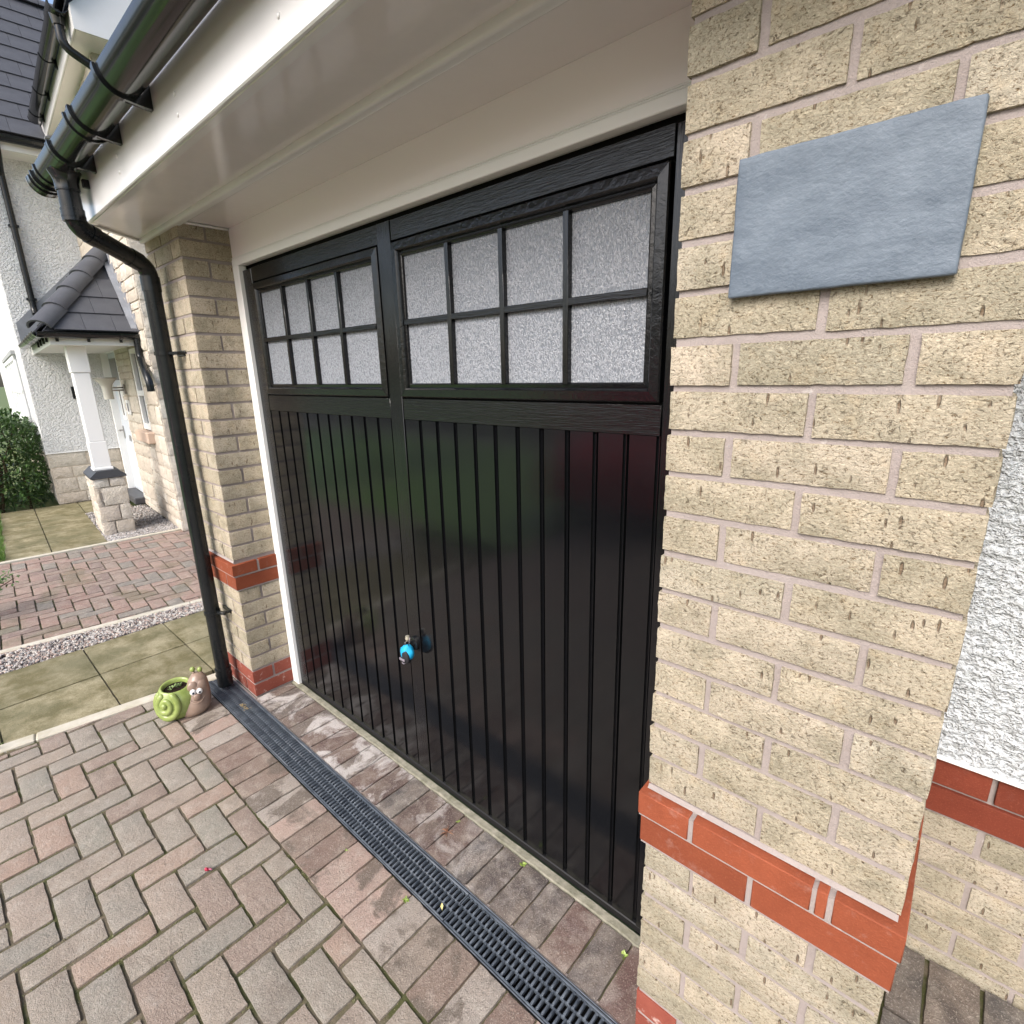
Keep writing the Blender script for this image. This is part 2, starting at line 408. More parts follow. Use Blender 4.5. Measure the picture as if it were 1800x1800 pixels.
def brick(parent, x0, x1, y0, y1, c, kind='buff', z0=0.):
    """a brick filling a rectangle in plan, in course c"""
    lx, ly = round(x1-x0, 4), round(y1-y0, 4)
    mat = {'buff': BUFF, 'red': RED, 'redlow': REDLOW, 'reddk': REDDK}[kind]
    rough = kind == 'buff'
    swap = ly > lx
    L, D = (ly, lx) if swap else (lx, ly)
    ms = variants('brick_%s_%.3f_%.3f' % (kind, L, D), L, D, BH, mat, 6 if L > .15 else 4, .0125 if rough else .03, .0016 if rough else .0005, (.0014 if rough else .0016), 40, 55.)
    z = z0+c*CO+.005+BH/2
    j = .0016 if rough else .0006
    return inst('brick', rnd.choice(ms), parent, ((x0+x1)/2+rnd.uniform(-j, j), (y0+y1)/2+rnd.uniform(-j, j), z+rnd.uniform(-j, j)),
                (0, rnd.uniform(-.004, .004)*rough, (math.pi/2 if swap else 0)+(math.pi if rnd.random() < .5 else 0)))
def kind_of(c): return 'redlow' if c < 2 else ('red' if c in (8, 9) else 'buff')
OUT = {8: .009, 9: .0165}
def plinth(parent, x0, x1, y0, y1, c, ox0=0, ox1=0, oy0=0):
    """red band brick standing proud; upper course has a sloping top arris. ox0/ox1/oy0: proud on that side"""
    p = OUT[c]; px_ = .012 if c == 9 else .008
    X0, X1, Y0 = x0-px_*ox0, x1+px_*ox1, y0-p*oy0
    z0, z1 = c*CO+.005, c*CO+.005+BH
    b = box(None, X0, X1, Y0, y1, z0, z1, .0018, 1)
    if c == 9:
        for v in b.verts:
            if v.co.z > z1-.004 :
                if oy0 and v.co.y < Y0+.004: v.co.z -= .010
                elif ox0 and v.co.x < X0+.004: v.co.z -= .008
                elif ox1 and v.co.x > X1-.004: v.co.z -= .008
    o = part('brick', b, RED, parent, 40)
    return o

# ================================================================== garage front
OP = 2.182      # opening width; right jamb at x=0, left jamb at x=-OP
PW = .44        # pier width
# ---- right pier
pr = thing('brick_pier', 'wide buff brick pier right of the black garage door with a proud red brick band', 'brick pier', (.22, .2, 0))
m = 0.0052
box_m = bmesh.new()
box(box_m, m, PW-m, m, .5, -.05, .6+.15)
box(box_m, m, PW-m, m, .5, .75, 3.3)
box(box_m, .002-.008, PW-.002+.008, -.006, .45, 8*CO-.001, 9*CO+.001); box(box_m, .002-.012, PW-.002+.012, -.0135, .45, 9*CO+.0005, 10*CO-.0185)
part('mortar', box_m, MORT, pr)
def fillet(parent, x0, x1, y, z, sx0, sx1):
    poly(None, [], 'x', 0, 1) if False else None
for c in range(0, 42):
    k = kind_of(c); odd = c % 2
    def B(x0, x1, y0, y1, ox0=0, ox1=0, oy0=0):
        if c in (8, 9): plinth(pr, x0, x1, y0, y1, c, ox0, ox1, oy0)
        else: brick(pr, x0, x1, y0, y1, c, k)
    if c == 9:
        B(0, .098, 0, BL, 1, 0, 1); B(.108, .320, 0, BD, 0, 0, 1); B(.3275, .3440, 0, BD, 0, 0, 1); B(.3535, PW, 0, BL, 0, 1, 1); B(PW-BD, PW, BL+.01, 2*BL+.01, 0, 1)
    elif odd:
        B(0, BD, 0, BL, 1, 0, 1); B(BD+.01, BD+.01+BL, 0, BD, 0, 0, 1); B(PW-BD, PW, 0, BL, 0, 1, 1)
        if c < 32: B(PW-BD, PW, BL+.01, 2*BL+.01, 0, 1)
    else:
        B(0, BL, 0, BD, 1, 0, 1); B(PW-BL, PW, 0, BD, 0, 1, 1)
        B(0, BD, BD+.01, BL, 1, 0)
        if c < 32: B(PW-BD, PW, BD+.01, BD+.01+BL, 0, 1); B(PW-BD, PW, BD+.02+BL, .45, 0, 1)
# mortar fillets lying on the ledge of the band
fb = bmesh.new()
poly(fb, [(-.0035, .7440), (.0030, .7440), (.0030, .7520)], 'x', .002, PW-.002)
part('mortar_fillet', fb, MORT, pr)
# ---- left pier
pl = thing('brick_pier', 'narrow buff brick pier left of the garage door, beside the black downpipe', 'brick pier', (-OP-.22, .2, 0))
XL = -OP-PW
lm = bmesh.new(); box(lm, XL+m, -OP-m, m, .6, -.05, 2.36)
box(lm, XL-.006, -OP+.006, -.006, .45, 8*CO-.001, 9*CO+.001); box(lm, XL-.010, -OP+.010, -.0135, .45, 9*CO+.0005, 10*CO-.0185)
part('mortar', lm, MORT, pl)
for c in range(0, 31):
    k = kind_of(c); odd = c % 2
    def B(x0, x1, y0, y1, ox0=0, ox1=0, oy0=0):
        if c in (8, 9): plinth(pl, x0, x1, y0, y1, c, ox0, ox1, oy0)
        else: brick(pl, x0, x1, y0, y1, c, k)
    if odd:
        B(-OP-BL, -OP, 0, BD, 0, 1, 1); B(XL, XL+BL, 0, BD, 1, 0, 1); B(-OP-BD, -OP, BD+.01, BL, 0, 1)
        B(XL, XL+BD, BD+.01, BD+.01+BL, 1, 0)
    else:
        B(-OP-BD, -OP, 0, BL, 0, 1, 1); B(XL+BD+.01, -OP-BD-.01, 0, BD, 0, 0, 1); B(XL, XL+BD, 0, BL, 1, 0, 1)
fb = bmesh.new(); poly(fb, [(-.0035, .7440), (.0030, .7440), (.0030, .7520)], 'x', XL+.002, -OP-.002)
part('mortar_fillet', fb, MORT, pl)

# ---- return wall with roughcast, right of the pier, on a raised path (z=.2, y=.5)
rw = thing('house_wall', 'white roughcast house wall over brown brick and a red band, right edge behind the pier', 'wall', (1.4, .6, .2))
mb = bmesh.new(); box(mb, PW, 3.0, .5+m, .7, .1, .77); part('mortar', mb, MORT, rw)
for c in range(2, 10):
    off = 0 if c % 2 else -(BL+.01)/2
    x = PW-.10+off
    while x < 1.6:
        x0 = max(x, PW); x1 = x+BL
        if x1-x0 > .03:
            if c in (8, 9):
                b = box(None, x0, x1, .5-.006, .6, c*CO+.005, c*CO+.005+BH, .0015)
                part('brick', b, REDDK, rw, 40)
            else: brick(rw, x0, x1, .5, .5+BD, c, 'buff')
        x += BL+.01
rb = bmesh.new()      # roughcast coat: real relief on a fine grid
gx, gz, st = 150, 300, .005
gv = [[None]*(gz+1) for _ in range(gx+1)]
for i in range(gx+1):
    for j in range(gz+1):
        x, z = PW-.03+i*st, .757+j*st
        p = Vector((x, 0, z*1.25))
        h = noise.fractal(p*48, 1.0, 2.0, 3)*1.2+.4*noise.noise(p*20)
        h = max(-.6, min(.9, h))
        e = min(1, j/2.)
        gv[i][j] = rb.verts.new((x, .488-.0058*h*e, z))
for i in range(gx):
    for j in range(gz): rb.faces.new((gv[i][j], gv[i+1][j], gv[i+1][j+1], gv[i][j+1]))
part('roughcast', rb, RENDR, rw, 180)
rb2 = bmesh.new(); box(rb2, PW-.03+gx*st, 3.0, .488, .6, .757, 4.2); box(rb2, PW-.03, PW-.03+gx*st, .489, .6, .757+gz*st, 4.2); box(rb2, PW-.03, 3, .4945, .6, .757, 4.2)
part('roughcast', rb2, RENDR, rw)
bb = bmesh.new(); box(bb, PW, 3.0, .479, .495, .7505, .7575, .002); part('render_bead', bb, FRAMEW, rw)

# ---- white door surround
su = thing('door_frame', 'white timber frame round the black garage door', 'door frame', (-OP/2, .21, 0))
b = bmesh.new(); box(b, -OP, -2.122, .200, .236, .0, 2.086, .002); part('jamb', b, FRAMEW, su)
b = bmesh.new(); box(b, -.057, 0, .200, .236, .0, 2.086, .002); part('jamb', b, FRAMEW, su)
b = bmesh.new(); box(b, -OP, 0, .200, .236, 2.0862, 2.113, .002); part('head', b, FRAMEW, su)
b = bmesh.new(); box(b, -OP, 0, .203, .23, 2.1132, 2.1185, .0015); box(b, -OP, 0, .2015, .23, 2.1187, 2.1225, .0015); part('bead', b, FRAMEW, su)
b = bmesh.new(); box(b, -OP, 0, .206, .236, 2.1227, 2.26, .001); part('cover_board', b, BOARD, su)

# ---- garage door
dr = thing('garage_door', 'black up and over garage door with vertical boards and two rows of frosted panes', 'garage door', (-1.078, .23, 0))
DX0, DX1 = -2.040, -.118
b = bmesh.new(); box(b, -2.122, 0, .245, .262, .0, 2.10); part('back_panel', b, GAP, dr)
b = bmesh.new(); box(b, -2.1215, DX0-.003, .2165, .244, .0, 2.066, .002); part('jamb', b, DOORV, dr)
b = bmesh.new(); box(b, DX1+.003, -.0575, .2165, .244, .0, 2.066, .002); part('jamb', b, DOORV, dr)
def door_part(name, x0, x1, z0, z1, mat, y=.2175, bev=.0012):
    b = bmesh.new(); box(b, x0, x1, y, .244, z0, z1, bev); return part(name, b, mat, dr, 40)
ML0, ML1 = -1.1125, -1.0440
door_part('mullion', ML0, ML1, .034, 2.068, DOORV, .2155)
door_part('top_rail', DX0, ML0-.002, 2.010, 2.068, DOORH); door_part('top_rail', ML1+.002, DX1, 2.010, 2.068, DOORH)
door_part('lock_rail', DX0, ML0-.002, 1.462, 1.531, DOORH); door_part('lock_rail', ML1+.002, DX1, 1.462, 1.531, DOORH)
def sash(x0, x1, z0, z1):
    prof = [(0., .236), (.0, .213), (.003, .2095), (.024, .2075), (.028, .211), (.031, .2195), (.040, .2175), (.0435, .2195), (.046, .236)]
    bm = bmesh.new()
    cor = [(x0, z0, 1, 1), (x1, z0, -1, 1), (x1, z1, -1, -1), (x0, z1, 1, -1)]
    for q in range(4):
        A, Bc = cor[q], cor[(q+1) % 4]
        e = .0004
        va = [bm.verts.new((A[0]+A[2]*d+(e if q == 0 else -e if q == 2 else 0), y, A[1]+A[3]*d+(e if q == 1 else -e if q == 3 else 0))) for d, y in prof]
        vb = [bm.verts.new((Bc[0]+Bc[2]*d+(-e if q == 0 else e if q == 2 else 0), y, Bc[1]+Bc[3]*d+(-e if q == 1 else e if q == 3 else 0))) for d, y in prof]
        for i in range(len(prof)-1): bm.faces.new((va[i], vb[i], vb[i+1], va[i+1]))
    o = part('sash', bm, DOORI, dr, 30)
    gx0, gx1, gz0, gz1 = x0+.046, x1-.046, z0+.046-.010, z1-.040
    w = (gx1-gx0)/4; zm = 1.7675
    for i in range(1, 4):
        b = bmesh.new(); x = gx0+w*i; box(b, x-.0085, x+.0085, .2115, .236, z0+.04, z1-.04, .0012); part('muntin', b, DOORV, dr, 40)
    b = bmesh.new(); box(b, x0+.04, x1-.04, .2125, .236, zm-.0085, zm+.0085, .0012); part('muntin', b, DOORH, dr, 40)
    for i in range(4):
        for (a, c) in ((z0+.036, zm), (zm, z1-.036)):
            b = bmesh.new(); box(b, gx0+w*i+.001-.004*(i == 0), gx0+w*(i+1)-.001+.004*(i == 3), .2265, .2305, a+.001, c-.001); part('pane', b, GLASS, dr)
sash(DX0+.005, ML0-.004, 1.536, 2.004)
sash(ML1+.004, DX1-.004, 1.536, 2.004)
b = bmesh.new(); box(b, DX0, DX1, .2325, .2445, 2.0041, 2.0099); box(b, DX0, DX1, .2325, .2445, 1.5311, 1.5359); part('rebate', b, GAP, dr)
for x0, x1 in ((DX0, ML0), (ML1, DX1)):
    p = (x1-x0)/11
    me = None
    for i in range(11):
        xa = x0+p*i+.0165*(.5 if i else .35); xb = x0+p*(i+1)-.0165*.5
        b = bmesh.new(); box(b, xa, xb, .2185, .244, .030, 1.4615); box(b, xb-.001, xb+.0058, .2262, .2435, .030, 1.4615)
        part('board', b, BRD, dr, 40)
b = bmesh.new(); box(b, DX0-.08, DX1+.06, .216, .25, .004, .0295, .003); part('bottom_seal', b, mat_plain('black_rubber', (.006, .006, .007), .5, .3), dr)
# lock with round escutcheon
b = bmesh.new(); tube(b, [(-1.078, .2145, .612), (-1.078, .206, .612), (-1.078, .204, .612)], [.027, .027, .023], 24)
part('lock_escutcheon', b, BLKP, dr, 40)
b = bmesh.new(); tube(b, [(-1.078, .205, .612), (-1.078, .185, .612), (-1.078, .176, .612)], [.012, .012, .017], 18); box(b, -1.083, -1.073, .168, .184, .590, .636, .003)
part('turn_handle', b, BLKP, dr, 40)
# key and fob hanging from the lock
KM = Matrix.Translation((-1.079, .1775, .590)) @ Matrix.Scale(1.2, 4) @ Matrix.Translation((1.098, -.160, -.573))
def kpart(name, b, *a): b.transform(KM); return part(name, b, *a)
kf = thing('key_fob', 'small bright blue bag shaped key fob hanging from the key in the garage door lock', 'key fob', (-1.085, .165, .57))
b = bmesh.new(); box(b, -1.0975, -1.0945, .158, .170, .606, .622, .001); tube(b, [(-1.096, .164, .618), (-1.096, .164, .628)], [.0075, .006], 14)
kpart('key', b, mat_plain('pale_brass', (.62, .58, .47), .3, .5, .6), kf, 40)
FBLUE = mat_plain('blue_fabric', (.012, .33, .60), .55, .3, bumpscale=400, bumpd=.001); FBLK = mat_plain('black_fabric', (.018, .018, .022), .7, .3); FGREY = mat_plain('grey_tag', (.20, .18, .21), .5, .4)
b = bmesh.new()
ball(b, (-1.098, .160, .573), 1, 3, (.026, .020, .031))
for v in b.verts:
    if v.co.z > .588: v.co.x += (-1.094-v.co.x)*.3
    v.co += noise.noise_vector(v.co*60)*.002
kpart('pouch', b, FBLUE, kf, 180)
b = bmesh.new(); ball(b, (-1.090, .1475, .566), 1, 3, (.016, .009, .024), Matrix.Rotation(R(-18), 4, 'Y')); kpart('pocket', b, FBLK, kf, 180)
b = bmesh.new(); ball(b, (-1.098, .153, .552), 1, 3, (.022, .016, .014)); kpart('base_patch', b, FBLK, kf, 180)
b = bmesh.new(); box(b, -1.109, -1.083, .1355, .1385, .553, .561, .001, mtx=Matrix.Translation((0, 0, 0))); kpart('tag', b, FGREY, kf)
b = bmesh.new(); tube(b, bend([(-1.112, .143, .556), (-1.106, .142, .541), (-1.092, .142, .539), (-1.082, .144, .552)], .012), .0013, 8); tube(b, [(-1.092, .165, .600), (-1.087, .167, .624)], .0015, 8)
kpart('cord', b, FGREY, kf, 180)

# ---- threshold strip
b = box(None, -OP, 0, .1855, .2155, -.05, .0035, .003)
bmesh.ops.subdivide_edges(b, edges=[e for e in b.edges if abs((e.verts[0].co-e.verts[1].co).x) > .5], cuts=90)
for v in b.verts: v.co += noise.noise_vector(v.co*23)*.0045*(1 if v.co.y < .2 else .2)
part('threshold', b, THRM, None, kind='structure')

# ---- plaque on the right pier
ps = thing('house_plaque', 'blue grey slate plaque fixed to the right brick pier at eye level', 'plaque', (.227, -.012, 1.71))
k = N('slate_plaque'); c = k.co(False)
sl = k.mix(k.ramp(k.noise(k.map(c, (1, 1, 2)), 9, 6, .68), [(.35, 0), (.68, 1)]), (.080, .106, .140), (.145, .180, .222))
SLP = k.done(sl, .55, k.bump(k.noise(k.map(c, (1, 1, 1.3)), 40, 6, .72), .0035, .8), .4)
b = box(None, .092, .362, -.013, -.002, 1.71, 1.897, .003, 2)
bmesh.ops.subdivide_edges(b, edges=[e for e in b.edges if (e.verts[0].co-e.verts[1].co).length > .05], cuts=22, use_grid_fill=True)
for v in b.verts:
    n = noise.noise_vector(v.co*45)*.0010
    if v.co.y < -.006: v.co += n
part('slate', b, SLP, ps, 180)

# ---- eaves: fascia, soffits, trims
ev = thing('eaves', 'white plastic fascia and glossy soffit over the garage door', 'eaves', (-.7, -.2, 2.22))
FX0, FX1 = -2.42, 1.6
b = bmesh.new(); box(b, FX0, FX1, -.25, -.238, 2.226, 2.44, .003); box(b, FX0, FX1, -.238, -.213, 2.226, 2.2355, .002); part('fascia', b, PVC, ev)
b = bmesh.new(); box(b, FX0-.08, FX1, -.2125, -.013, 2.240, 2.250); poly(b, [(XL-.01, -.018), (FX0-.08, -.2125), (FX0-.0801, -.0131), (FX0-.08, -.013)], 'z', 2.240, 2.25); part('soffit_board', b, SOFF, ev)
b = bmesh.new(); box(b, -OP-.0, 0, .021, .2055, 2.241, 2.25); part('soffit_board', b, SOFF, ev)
b = bmesh.new(); box(b, XL-.015, FX1, -.0165, .0205, 2.2200, 2.247, .011, 4); box(b, -OP-.004, -OP+.014, .021, .205, 2.231, 2.2405, .004, 1); part('trim', b, PVC, ev, 40)
poly_b = bmesh.new(); poly(poly_b, [(FX0, -.25), (FX0, -.238), (FX0-.045, -.2125), (FX0-.06, -.225)], 'z', 2.226, 2.44); poly(poly_b, [(FX0-.046, -.2125), (FX0-.06, -.225), (XL-.026, -.02), (XL-.012, -.012)], 'z', 2.232, 2.44); part('fascia_end', poly_b, PVC, ev)
for x in (-.721, -1.292, -1.866, -.15, .45):
    for z in (2.327, 2.280):
        b = bmesh.new(); ball(b, (x, -.2505, z), .0062, 2, (1, .55, 1)); part('screw_cap', b, PVC, ev, 180)
# roof over the garage
rf = thing('garage_roof', 'dark tiled lean-to roof above the garage gutter', 'roof', (-.5, .5, 2.45))
b = bmesh.new(); ang = R(32)
for i in range(9):
    y0 = -.29+i*.27*math.cos(ang); z0 = 2.475+i*.27*math.sin(ang)
    poly(b, [(y0, z0), (y0, z0+.018), (y0+.30*math.cos(ang), z0+.30*math.sin(ang)+.003), (y0+.30*math.cos(ang), z0+.30*math.sin(ang)-.015)], 'x', XL-.05, .9)
part('tiles', b, SLATE, rf)
b = bmesh.new(); box(b, XL+.02, .43, .25, .35, 2.25, 3.3); box(b, -OP+.0, 0, .27, .35, 0, 2.25); part('inner_wall', b, MORT, rf)

# ---- gutter
GY, GZ, GR = -.315, 2.408, .056
gu = thing('gutter', 'large glossy black half round gutter along the white fascia', 'gutter', (-.6, GY, GZ-.06))
def arc(r, a0, a1, n=18, cy=GY, cz=GZ): return [(cy+r*math.cos(R(a0+(a1-a0)*i/n)), cz+r*math.sin(R(a0+(a1-a0)*i/n))) for i in range(n+1)]
def half(r0, r1, x0, x1, a0=0, a1=-180, n=28):
    b = bmesh.new(); poly(b, arc(r1, a0, a1, n)+arc(r0, a1, a0, n), 'x', x0, x1); return b
GX1 = 1.6
part('trough', half(GR-.0028, GR, -2.60, GX1), BLKP, gu, 40)
def ringpart(name, x0, x1, extra=.0055): part(name, half(GR+.0005, GR+extra, x0, x1), BLKP, gu, 40)
def bracket(x, w=.020):
    pts = [(-.2505, 2.338), (-.262, 2.341)]+arc(GR+.0075, -88, -183, 20)+arc(GR+.0005, -183, 0, 20)+[(-.2505, GZ+.012)]
    b = bmesh.new(); poly(b, pts, 'x', x-w/2, x+w/2, .0008); part('bracket', b, BLKP, gu, 40)
for x in (-.79, -1.469, .1, .9): bracket(x)
ringpart('union', -1.850, -1.838, .009); ringpart('union', -1.838, -1.775, .0045); bracket(-1.79)
ringpart('outlet_collar', -2.160, -2.148, .008); bracket(-2.135); ringpart('outlet_body', -2.42, -2.148, .0045); ringpart('outlet_collar', -2.430, -2.418, .009)
ringpart('stop_end', -2.515, -2.503, .008); ringpart('stop_end', -2.604, -2.565, .005)
b = bmesh.new(); poly(b, arc(GR+.006, 0, -180, 24), 'x', -2.616, -2.604); part('stop_end', b, BLKP, gu, 40)
DPX, DPY = -2.405, -.065
b = bmesh.new(); tube(b, [(-2.28, GY, GZ-.045), (-2.28, GY, 2.34), (-2.28, GY, 2.326), (-2.28, GY, 2.302)], [.052, .042, .0385, .0385], 24); box(b, -2.268, -2.252, -.272, -.25, 2.315, 2.345, .002); part('outlet', b, BLKP, gu, 40)

# ---- downpipe
dp = thing('downpipe', 'black round downpipe in front of the left brick pier, ending over the drain', 'downpipe', (DPX, DPY, 0))
PR = .0343
top = [(-2.28, GY, 2.312), (-2.28, GY, 2.180), (DPX, DPY, 2.085), (DPX, DPY, .085)]
b = bmesh.new(); tube(b, bend(top, .045), PR, 28); part('pipe', b, PIPEM, dp, 40)
b = bmesh.new()
for (z, r, h) in ((2.300, .0385, .006), (2.235, .0378, .006), (2.212, .0383, .006)): ring(b, (-2.28, GY, z), .03, r, h)
tube(b, [(-2.28, GY, 2.235), (-2.28, GY, 2.195)], .0372, 28)
part('socket', b, PIPEM, dp, 40)
d = (Vector(top[2])-Vector(top[1])).normalized()
p0 = Vector(top[1]); p1 = Vector(top[2])
for q in ([p0+d*.045, p0+d*.075], [p1-d*.085, p1-d*.04], [(DPX, DPY, 2.045), (DPX, DPY, 1.985)]):
    b = bmesh.new(); tube(b, q, .0374, 28); part('bend_socket', b, PIPEM, dp, 40)
def clip(z):
    b = bmesh.new(); ring(b, (DPX, DPY, z), .033, .0385, .016); box(b, DPX+.034, DPX+.085, DPY-.012, DPY+.008, z-.007, z+.007, .002, mtx=Matrix.Translation((DPX, DPY, 0)) @ Matrix.Rotation(R(28), 4, 'Z') @ Matrix.Translation((-DPX, -DPY, 0)))
    tube(b, [(DPX+.066, -.03, z), (DPX+.066, .002, z)], .0075, 12); box(b, DPX-.03, DPX+.075, -.004, .001, z-.012, z+.012, .001)
    part('pipe_clip', b, PIPEM, dp, 40)
clip(1.724); clip(.445)
b = bmesh.new(); ring(b, (DPX, DPY, .118), .03, .0395, .008); ring(b, (DPX, DPY, .085), .03, .0395, .008); tube(b, [(DPX, DPY, .12), (DPX, DPY, .02)], .0375, 28, True); part('shoe', b, PIPEM, dp, 40)

# ================================================================== ground
b = bmesh.new(); bmesh.ops.create_grid(b, x_segments=4, y_segments=4, size=400); b.transform(Matrix.Translation((0, 0, -.12)))
k = N('far_ground'); GRD = k.done(k.mix(k.noise(k.pos(), .5, 4), (.075, .11, .03), (.10, .13, .045)), .95)
part('ground', b, GRD, None, kind='structure')
drv = thing('driveway', None, None, (-1, -.9, 0), kind='structure')
b = bmesh.new(); box(b, -2.66, 1.7, -7.5, -.1375, -.1, -.0085); box(b, -2.66, .47, -.0115, .19, -.1, -.0095)
part('joint_sand', b, JOINT, drv, kind='stuff')
def paver(parent, x0, x1, y0, y1, mat, key, top=0., tilt=.008, dz=.0016, edge=.0032, step=.02):
    lx, ly = x1-x0, y1-y0; swap = ly > lx
    L, D = (ly, lx) if swap else (lx, ly)
    sx_, sy_ = L, D; L, D = round(L*50)/50, round(D*50)/50
    ms = variants('paver_%s_%.3f_%.3f' % (key, L, D), L, D, .05, mat, 5 if L > .17 and D > .08 else 2, step, .0031, edge, 35, 24.)
    return inst('paver', rnd.choice(ms), parent, ((x0+x1)/2, (y0+y1)/2, top-.025+rnd.uniform(-dz, dz)),
                (rnd.uniform(-tilt, tilt), rnd.uniform(-tilt, tilt), (math.pi/2 if swap else 0)+rnd.choice((0, math.pi))+rnd.uniform(-.011, .011)), (sx_/L, sy_/D, 1))
def herring(x0, x1, y0, y1):
    out = []
    for X in range(math.floor(x0*10)-2, math.ceil(x1*10)+1):
        for Y in range(math.floor(y0*10)-2, math.ceil(y1*10)+1):
            q = (X-Y) % 4
            if q == 1: r = (X, X+2, Y, Y+1)
            elif q == 0: r = (X, X+1, Y, Y+2)
            else: continue
            a, b_, c, d_ = [v*.1 for v in r]
            c -= .0095; d_ -= .0095
            a, b_ = max(a, x0), min(b_, x1); c, d_ = max(c, y0), min(d_, y1)
            if b_-a > .022 and d_-c > .022: out.append((a, b_, c, d_))
    return out
far = bmesh.new(); nfar = 0
for (a, b_, c, d_) in herring(-2.64, 1.6, -3.0, -.331):
    jx, jy = rnd.uniform(.0032, .0068), rnd.uniform(.0012, .0038)
    cx, cy = (a+b_)/2, (c+d_)/2
    if any(seen((X, Y, 0), 160) for X in (a, b_) for Y in (c, d_)):
        paver(drv, a+jx, b_-jx, c+jy, d_-jy, HERR, 'h')
    else: box(far, a+.003, b_-.003, c+.002, d_-.002, -.05, rnd.uniform(-.002, .001), .004)
part('pavers', far, HERR, drv, kind='stuff')
x = -.098+.1025*6
while x > -2.62:
    x1 = x; x0 = max(x-.1025, -2.62)
    if x1-x0 > .03: paver(drv, x0+.0013, x1-.0013, -.3275, -.1400, SOLD, 's', .001, .004, .001, .0028)
    x -= .1025
x = -.003
while x > -2.185:
    x0 = max(x-.1004, -OP+.002)
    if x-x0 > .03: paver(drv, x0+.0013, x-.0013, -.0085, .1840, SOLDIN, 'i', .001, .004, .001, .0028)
    x -= .1004
x = PW+.013
# side path, one step up
sp = thing('side_path', None, None, (1.2, .3, .2), kind='structure')
b = bmesh.new(); box(b, .445, 2.2, .05, .4965, -.05, .186); part('joint_sand', b, JOINT, sp, kind='stuff')
x = .424
while x < 2.1:
    for (y0, y1) in ((.306, .493), (.106, .302)):
        X0 = max(x, .452)
        if x+.1-X0 > .03: paver(sp, X0+.002, x+.098, y0, y1, PATHB, 'p', .2, .006, .001, .003)
    x += .1

# ---- drain channel
dc = thing('drain_channel', 'long black plastic drain grate set in the paving across the garage front', 'drain', (-1.07, -.075, 0))
b = bmesh.new(); box(b, -2.572, .43, -.137, -.131, -.12, -.001); box(b, -2.572, .43, -.0185, -.0125, -.12, -.001); box(b, -2.572, .43, -.131, -.0185, -.12, -.105); box(b, -2.578, -2.572, -.137, -.0125, -.12, -.001)
part('trough', b, TROUGH, dc)
for y0 in (-.1366, -.0164):
    b = bmesh.new(); box(b, -2.573, .431, y0, y0+.0034, -.02, .0012, .0008); part('rim', b, GRATEM, dc)
def grate_mesh():
    bm = bmesh.new(); L = .996; y0, y1 = -.131, -.0185; t = -.013
    for (a, c) in ((y0, y0+.006), (y1-.006, y1), ):
        box(bm, 0, L, a, c, t, .001, .0012)
    for (a, c) in ((y0+.0392, y0+.0428), (y0+.0697, y0+.0733)): box(bm, 0, L, a, c, t, -.0022, .0008)
    n = 56; p = L/n
    for row, (a, c) in enumerate(((y0+.009, y0+.0385), (y0+.0435, y0+.069), (y0+.074, y1-.009))):
        for i in range(n+1):
            xx = i*p+(p/2 if row == 1 else 0)
            if xx > L: continue
            box(bm, max(0, xx-.0034), min(L, xx+.0034), a-.002, c+.002, t, -.0004, .0009)
            if .004 < xx < L-.004: box(bm, xx-.0023, xx+.0023, a+.002, c-.006, -.001, .0020, .0010)
    for i in range(n): ball(bm, (i*p+p*.25, y1-.012, .0007), .0028, 1, (1, 1, .6))
    return finish(bm, 'grate', GRATEM, 40)
gme = grate_mesh()
for x in (-2.570, -1.571, -.572): inst('grate', gme, dc, (x, 0, 0), (0, 0, rnd.uniform(-.0008, .0008)))
b = bmesh.new(); box(b, -2.6, .44, -.0118, -.001, -.1, -.006); part('mortar_bed', b, MORT, dc)

# ---- kerb, slab path, gravel strip, second kerb
def strip(p0, p1, w, z0, z1, mat, name, n=3, kind='structure', parent=None, bev=.006):
    p0, p1 = Vector(p0), Vector(p1); d = (p1-p0); L = d.length/n; a = math.atan2(d.y, d.x)
    root = thing(name, None, None, (0, 0, 0), kind=kind) if parent is None else parent
    for i in range(n):
        b = box(None, L*i+.001, L*(i+1)-.001, -w/2, w/2, z0, z1, bev); b.transform(Matrix.Translation((p0.x, p0.y, 0)) @ Matrix.Rotation(a, 4, 'Z'))
        part('kerb_stone', b, KERBM, root)
    return root
strip((-2.556, .0), (-2.80, -1.62), .064, -.1, .007, KERBM, 'kerb', 2)
sl = thing('slab_path', None, None, (-3.1, 0, 0), kind='structure')
b = bmesh.new(); box(b, -3.56, -2.70, -1.9, 3.2, -.1, -.012); part('joint_sand', b, JOINT, sl, kind='stuff')
for i, (x0, x1) in enumerate(((-3.563, -3.114), (-3.110, -2.655))):
    y = 3.02
    while y > -1.3:
        ms = variants('slab_%d' % i, x1-x0, .4335, .045, SLABM, 4, .05, .0012, .003, 35, 9.)
        inst('slab', rnd.choice(ms), sl, ((x0+x1)/2, y-.219, -.0225+rnd.uniform(-.002, .002)), (0, 0, rnd.choice((0, math.pi)))); y -= .4375
